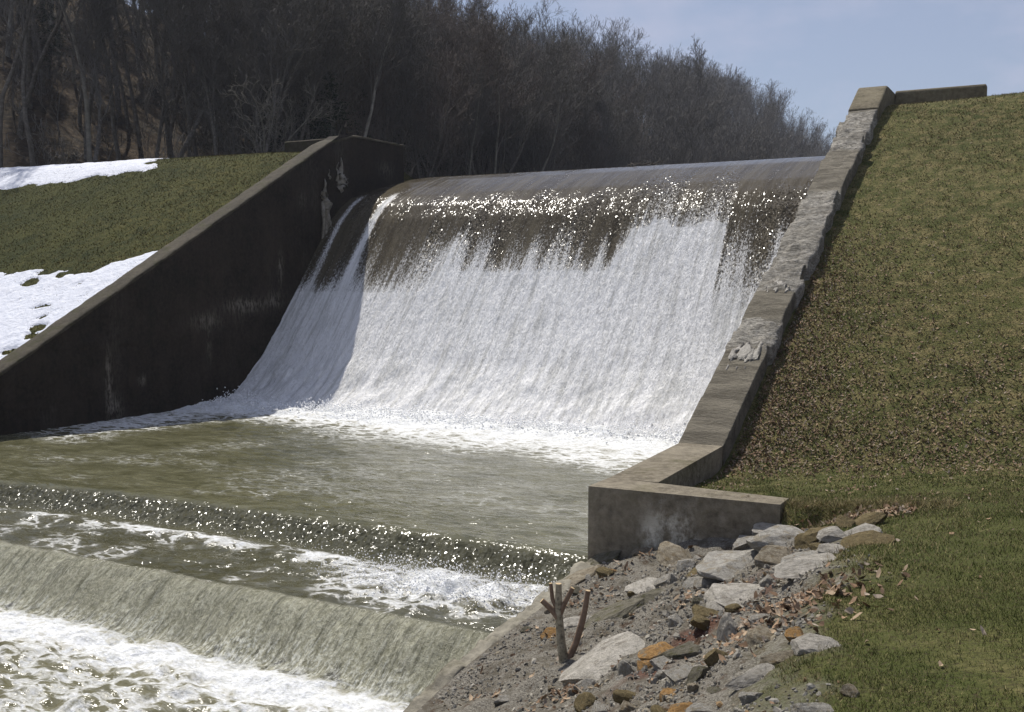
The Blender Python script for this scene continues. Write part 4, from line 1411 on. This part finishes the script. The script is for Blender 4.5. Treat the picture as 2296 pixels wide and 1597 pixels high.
cc = pal[rg.choice(6, n, p=[.3, .27, .15, .16, .1, .02])] * rg.uniform(.7, 1.2, (n, 1))
attr_col(me, 'Col', np.repeat(cc, 12, 0))
meta(obj('gravel', me, M['gravel']), 'loose grey gravel between the rocks of the stony bank', 'gravel', kind='stuff')


def leaves(pts, rg, size, tint):
    n = len(pts)
    a = rg.uniform(0, 2 * np.pi, n); tilt = rg.normal(0, .55, (n, 2))
    ux = np.stack([np.cos(a), np.sin(a), tilt[:, 0]], 1); uy = np.stack([-np.sin(a), np.cos(a), tilt[:, 1]], 1)
    s = size * rg.uniform(.6, 1.35, n)
    shape = np.array([(-1, 0, .18), (-.35, .55, .02), (.45, .48, .10), (1.05, .05, .30), (.4, -.5, .04), (-.4, -.52, .16)])
    up = np.array([0, 0, 1.0])
    V = pts[:, None, :3] + (ux[:, None] * shape[None, :, 0:1] + uy[:, None] * shape[None, :, 1:2] * .75 + up * (shape[None, :, 2:3] + rg.uniform(-.15, .25, (n, 6, 1)))) * s[:, None, None] + np.array([0, 0, .015])
    T = np.array([(0, 1, 5), (1, 2, 4), (1, 4, 5), (2, 3, 4)])[None] + (np.arange(n) * 6)[:, None, None]
    c = tint[rg.choice(len(tint), n)] * rg.uniform(.65, 1.25, (n, 1))
    return V.reshape(-1, 3), T.reshape(-1, 3), np.repeat(c, 6, 0)


LT = np.array([(.22, .14, .085), (.30, .20, .125), (.14, .09, .055), (.36, .27, .18), (.27, .22, .17)])
def acc_leaf(X, Y, dm):
    near_wall = np.exp(-np.maximum(0, X + 5.05) / 1.1) * sstep(15.6, 16.8, Y) * (1 - sstep(20.5, 25.0, Y))
    band = .34 * sstep(16.0, 17.0, Y) * (1 - sstep(18.2, 20.5, Y - .12 * (X + 3))) * (.35 + .65 * sstep(-.25, .35, fbm(X * .7, Y * .7, seed=411)))
    yard = .10 * sstep(-.1, .5, fbm(X * 1.1, Y * 1.1, seed=412)) * (Y > 13.4) * (Y < 17)
    return np.clip(near_wall + band + yard + .008, 0, 1) * (dm < .3) * ~((X < -5.0)) * ~((Y < 13.55) & (Y > 12.7) & (X < -3.2))
P_, rg = scatter(30000, (-5.05, 9, 13, 30), acc_leaf, 413)
v1, t1, c1 = leaves(P_, rg, .022, LT * .85)
# leaves caught among the rocks and at the turf edge
def acc2(X, Y, dm):
    lip = np.exp(-((Y - 12.55) / .35) ** 2) * (X > -3.1) * (X < -1.6)
    pock = sstep(.28, .5, fbm(X * 1.4, Y * 1.4, seed=415)) * .6 * (dm > .3)
    pile = np.exp(-((X + 1.9) / .45) ** 2 - ((Y - 8.1) / .7) ** 2) + np.exp(-((X + 3.7) / .5) ** 2 - ((Y - 6.0) / .35) ** 2) + .8 * np.exp(-((X + 3.95) / .25) ** 2 - ((Y - 8.2) / .3) ** 2)
    return np.clip(lip + pock * .35 + pile + .004, 0, 1) * ~((Y < 13.55) & (Y > 12.7) & (X < -3.2))
P_, rg = scatter(1900, (-5.4, 2.5, 3.4, 13), acc2, 416)
v2, t2, c2 = leaves(P_, rg, .034, LT)
me = mesh_np('leaves', np.concatenate([v1, v2]), tris=np.concatenate([t1, t2 + len(v1)]), smooth=False)
attr_col(me, 'Col', np.concatenate([c1, c2]))
meta(obj('fallen_leaves', me, M['leaf']), 'dry brown fallen leaves drifted over the foot of the grass slope', 'leaves', kind='stuff')


def blades(pts, rg, hgt, wid, col, lean=.7):
    n = len(pts)
    a = rg.uniform(0, 2 * np.pi, n); s = hgt * rg.uniform(.5, 1.3, n)
    side = np.stack([np.cos(a), np.sin(a), 0 * a], 1) * (wid * rg.uniform(.6, 1.3, n))[:, None] * .5
    tip = np.stack([rg.normal(0, lean, n), rg.normal(0, lean, n), np.ones(n)], 1); tip /= np.linalg.norm(tip, axis=1, keepdims=True)
    b = pts[:, :3] - np.array([0, 0, .008])
    V = np.stack([b - side, b + side, b + tip * s[:, None]], 1)
    return V.reshape(-1, 3), np.repeat(col, 3, 0)


def blade_cols(P, rg, dryness):
    n = len(P)
    up_ = sstep(15.5, 18.5, P[:, 1])[:, None]
    g = (np.array([.074, .096, .024]) * (1 - up_) + np.array([.084, .082, .028]) * up_) * rg.uniform(.6, 1.45, (n, 1)) + np.array([.022, .010, 0]) * rg.random((n, 1))
    s = np.array([.28, .235, .11]) * rg.uniform(.55, 1.25, (n, 1))
    b = np.array([.20, .15, .085]) * rg.uniform(.6, 1.3, (n, 1))
    r = rg.random(n)
    d = np.clip(dryness, 0, 1)
    return np.where((r < d * .62)[:, None], s, np.where((r < d * .85)[:, None], b, g))


Vs, Cs_ = [], []
def nograss(X, Y, dm): return (dm < .35) & ~((X < -5.0) & (Y > 13.4)) & ~((Y < 13.5) & (Y > 12.7) & (X < -3.2))
for i, (nn, box, hh, ww) in enumerate([(150000, (-3.4, 3.2, 3.2, 8.5), .035, .006), (130000, (-5.1, 5.0, 8.5, 14.5), .04, .009), (110000, (-5.15, 8.0, 14.5, 22), .045, .014), (70000, (-5.15, 10, 22, 33), .055, .025)]):
    P_, rg = scatter(nn, box, lambda X, Y, dm: nograss(X, Y, dm) * (.25 + .75 * sstep(-.45, .25, fbm(X * 2.1, Y * 2.1, seed=421))), 422 + i)
    dry = .30 + .62 * sstep(15.5, 19, P_[:, 1]) + .55 * fbm(P_[:, 0] * .8, P_[:, 1] * .8, seed=424) + .3 * fbm(P_[:, 0] * 3.5, P_[:, 1] * 3.5, seed=425) + .5 * sstep(.0, .3, P_[:, 3])
    v, c = blades(P_, rg, hh, ww, blade_cols(P_, rg, dry)); Vs.append(v); Cs_.append(c)
# long straw at the ragged turf lip beside the low wall and along the rocks
P_, rg = scatter(7000, (-3.35, -.8, 9.3, 13.7), lambda X, Y, dm: (np.exp(-((Y - 13.0 + .1 * (X + 2)) / .28) ** 2) * (X < -1.2) + .12 * np.exp(-((dm - .35) / .25) ** 2)) * ~((Y < 13.45) & (Y > 12.7) & (X < -3.24)), 431)
v, c = blades(P_, rg, .11, .008, blade_cols(P_, rg, np.full(len(P_), 1.1)), 1.1); Vs.append(v); Cs_.append(c)
rgl = np.random.default_rng(77)
Xl = -24.95 - rgl.random(110000) ** 1.2 * 24; Yl = rgl.uniform(16, 34.4, 110000)
Pl = np.stack([Xl, Yl, left_bank_z(Xl, Yl)], 1)
dryl = .15 + .35 * sstep(-33, -26, Xl) + .5 * fbm(Xl * .5, Yl * .5, seed=441)
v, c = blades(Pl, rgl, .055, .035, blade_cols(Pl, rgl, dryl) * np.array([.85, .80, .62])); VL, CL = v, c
me = mesh_np('grass', VL, tris=np.arange(len(VL)).reshape(-1, 3), smooth=False)
attr_col(me, 'Col', CL)
meta(obj('grass', me, M['blade']), 'short dark green grass on the left bank between the snow patches', 'grass', kind='stuff')
V = np.concatenate(Vs)
me = mesh_np('grass', V, tris=np.arange(len(V)).reshape(-1, 3), smooth=False)
attr_col(me, 'Col', np.concatenate(Cs_))
meta(obj('grass', me, M['blade']), 'short winter grass mixed with straw on the right bank', 'grass', kind='stuff')

# ------------------------------------------------------------------ cut sapling
P = ground_hit(1266, 1492)
P[2] = float(ground_right(P[0], P[1])[0])
sc_ = float(np.linalg.norm(P - np.array([0, 0, 4.0]))) / 2341.0       # metres per picture unit at that distance
r = empty('cut_sapling', tuple(P))
r.rotation_euler = (0, 0, math.atan2(P[1], P[0]) - math.pi / 2)
def limb(pts, rr, mat, name, sides=9):
    segs = []
    Q = [np.array(p, float) * sc_ for p in pts]
    fine, fr = [], []
    for i in range(len(Q) - 1):
        for t in (0, .33, .66): fine.append(Q[i] * (1 - t) + Q[i + 1] * t); fr.append(rr[i] * (1 - t) + rr[i + 1] * t)
    fine.append(Q[-1]); fr.append(rr[-1])
    for i in range(len(fine) - 1): segs.append((*fine[i], *fine[i + 1], fr[i] * sc_, fr[i + 1] * sc_))
    o = obj(name, join_tubes(name, [(segs, sides)]), mat, r)
    d = fine[-1] - fine[-2]; d /= np.linalg.norm(d)
    cseg = [(*fine[-1], *(fine[-1] + d * .004), fr[-1] * sc_, fr[-1] * sc_ * .1)]
    obj('cut_end', join_tubes('cut_end', [(cseg, sides)]), M['cut'], o)
    return o
limb([(0, 0, -8), (-8, 0, 40), (-12, 0, 90), (-14, 0, 118), (-14, 0, 170)], (11.5, 10, 8.5, 8, 6.5), M['stump'], 'stem')
limb([(-11, 0, 92), (-28, 2, 112), (-50, 3, 132)], (8, 6.5, 6), M['stump_dark'], 'branch')
limb([(-13, 0, 105), (-27, 2, 135), (-31, 2, 170)], (5, 4.5, 4), M['stump_dark'], 'branch')
limb([(-12, 0, 100), (0, -2, 130), (16, -2, 162)], (6.5, 5.5, 5), M['stump_dark'], 'branch')
limb([(4, 0, -6), (24, 3, 40), (38, 4, 90), (44, 4, 120), (49, 4, 155)], (8, 7.5, 7, 6, 5.5), M['stump_dark'], 'stem')
meta(r, 'cut-back forked sapling with two bare stems rising from the gravel bank', 'sapling')

# ------------------------------------------------------------------ spray thrown up where the sheets land
rgs = np.random.default_rng(91)
n1, n2 = 9000, 3500
x1_ = rgs.uniform(XL + .1, XR - .05, n1); y1_ = YB + rgs.normal(-.15, .45, n1); z1_ = .08 + np.abs(rgs.normal(0, .13, n1)) * (1 + .8 * fbm(x1_ * 1.2, y1_, seed=9))
x2_ = rgs.normal(-7.6, 1.1, n2).clip(XL, XR - .05); y2_ = rgs.normal(12.25, .35, n2); z2_ = -.30 + np.abs(rgs.normal(0, .11, n2))
C0 = np.stack([np.r_[x1_, x2_], np.r_[y1_, y2_], np.r_[z1_, z2_]], 1); n = len(C0)
szp = np.r_[rgs.uniform(.008, .028, n1), rgs.uniform(.004, .012, n2)]
V = ICO_V[None] * szp[:, None, None] * rgs.uniform(.6, 1.4, (n, 1, 3)) + C0[:, None]
me = mesh_np('spray', V.reshape(-1, 3), tris=(ICO_F[None] + (np.arange(n) * 12)[:, None, None]).reshape(-1, 3))
M['drop'] = m_simple('white spray drops', ((.85, .86, .88), (.93, .93, .93)), 3, .5, 0, 5, .3)
meta(obj('spray', me, M['drop']), 'fine white spray thrown up at the foot of the waterfall', 'spray', kind='stuff')

# ------------------------------------------------------------------ air
hz_co = [(x, y, z) for x in (-960, 960) for y in (-460, 1560) for z in (-12, 75)]
me = bpy.data.meshes.new('haze')
me.from_pydata(hz_co, [], [(0, 1, 3, 2), (4, 6, 7, 5), (0, 4, 5, 1), (2, 3, 7, 6), (0, 2, 6, 4), (1, 5, 7, 3)])
hm = bpy.data.materials.new('thin haze'); hm.use_nodes = True
hm.node_tree.nodes.remove(hm.node_tree.nodes['Principled BSDF'])
pv = hm.node_tree.nodes.new('ShaderNodeVolumePrincipled')
pv.inputs['Color'].default_value = (.80, .86, 1.0, 1)
pv.inputs['Density'].default_value = 0.0003
pv.inputs['Anisotropy'].default_value = 0.2
hm.node_tree.links.new(pv.outputs[0], hm.node_tree.nodes['Material Output'].inputs['Volume'])
hz = obj('haze', me, hm)
meta(hz, 'thin pale air between the camera and the wooded hills', 'haze', kind='stuff')
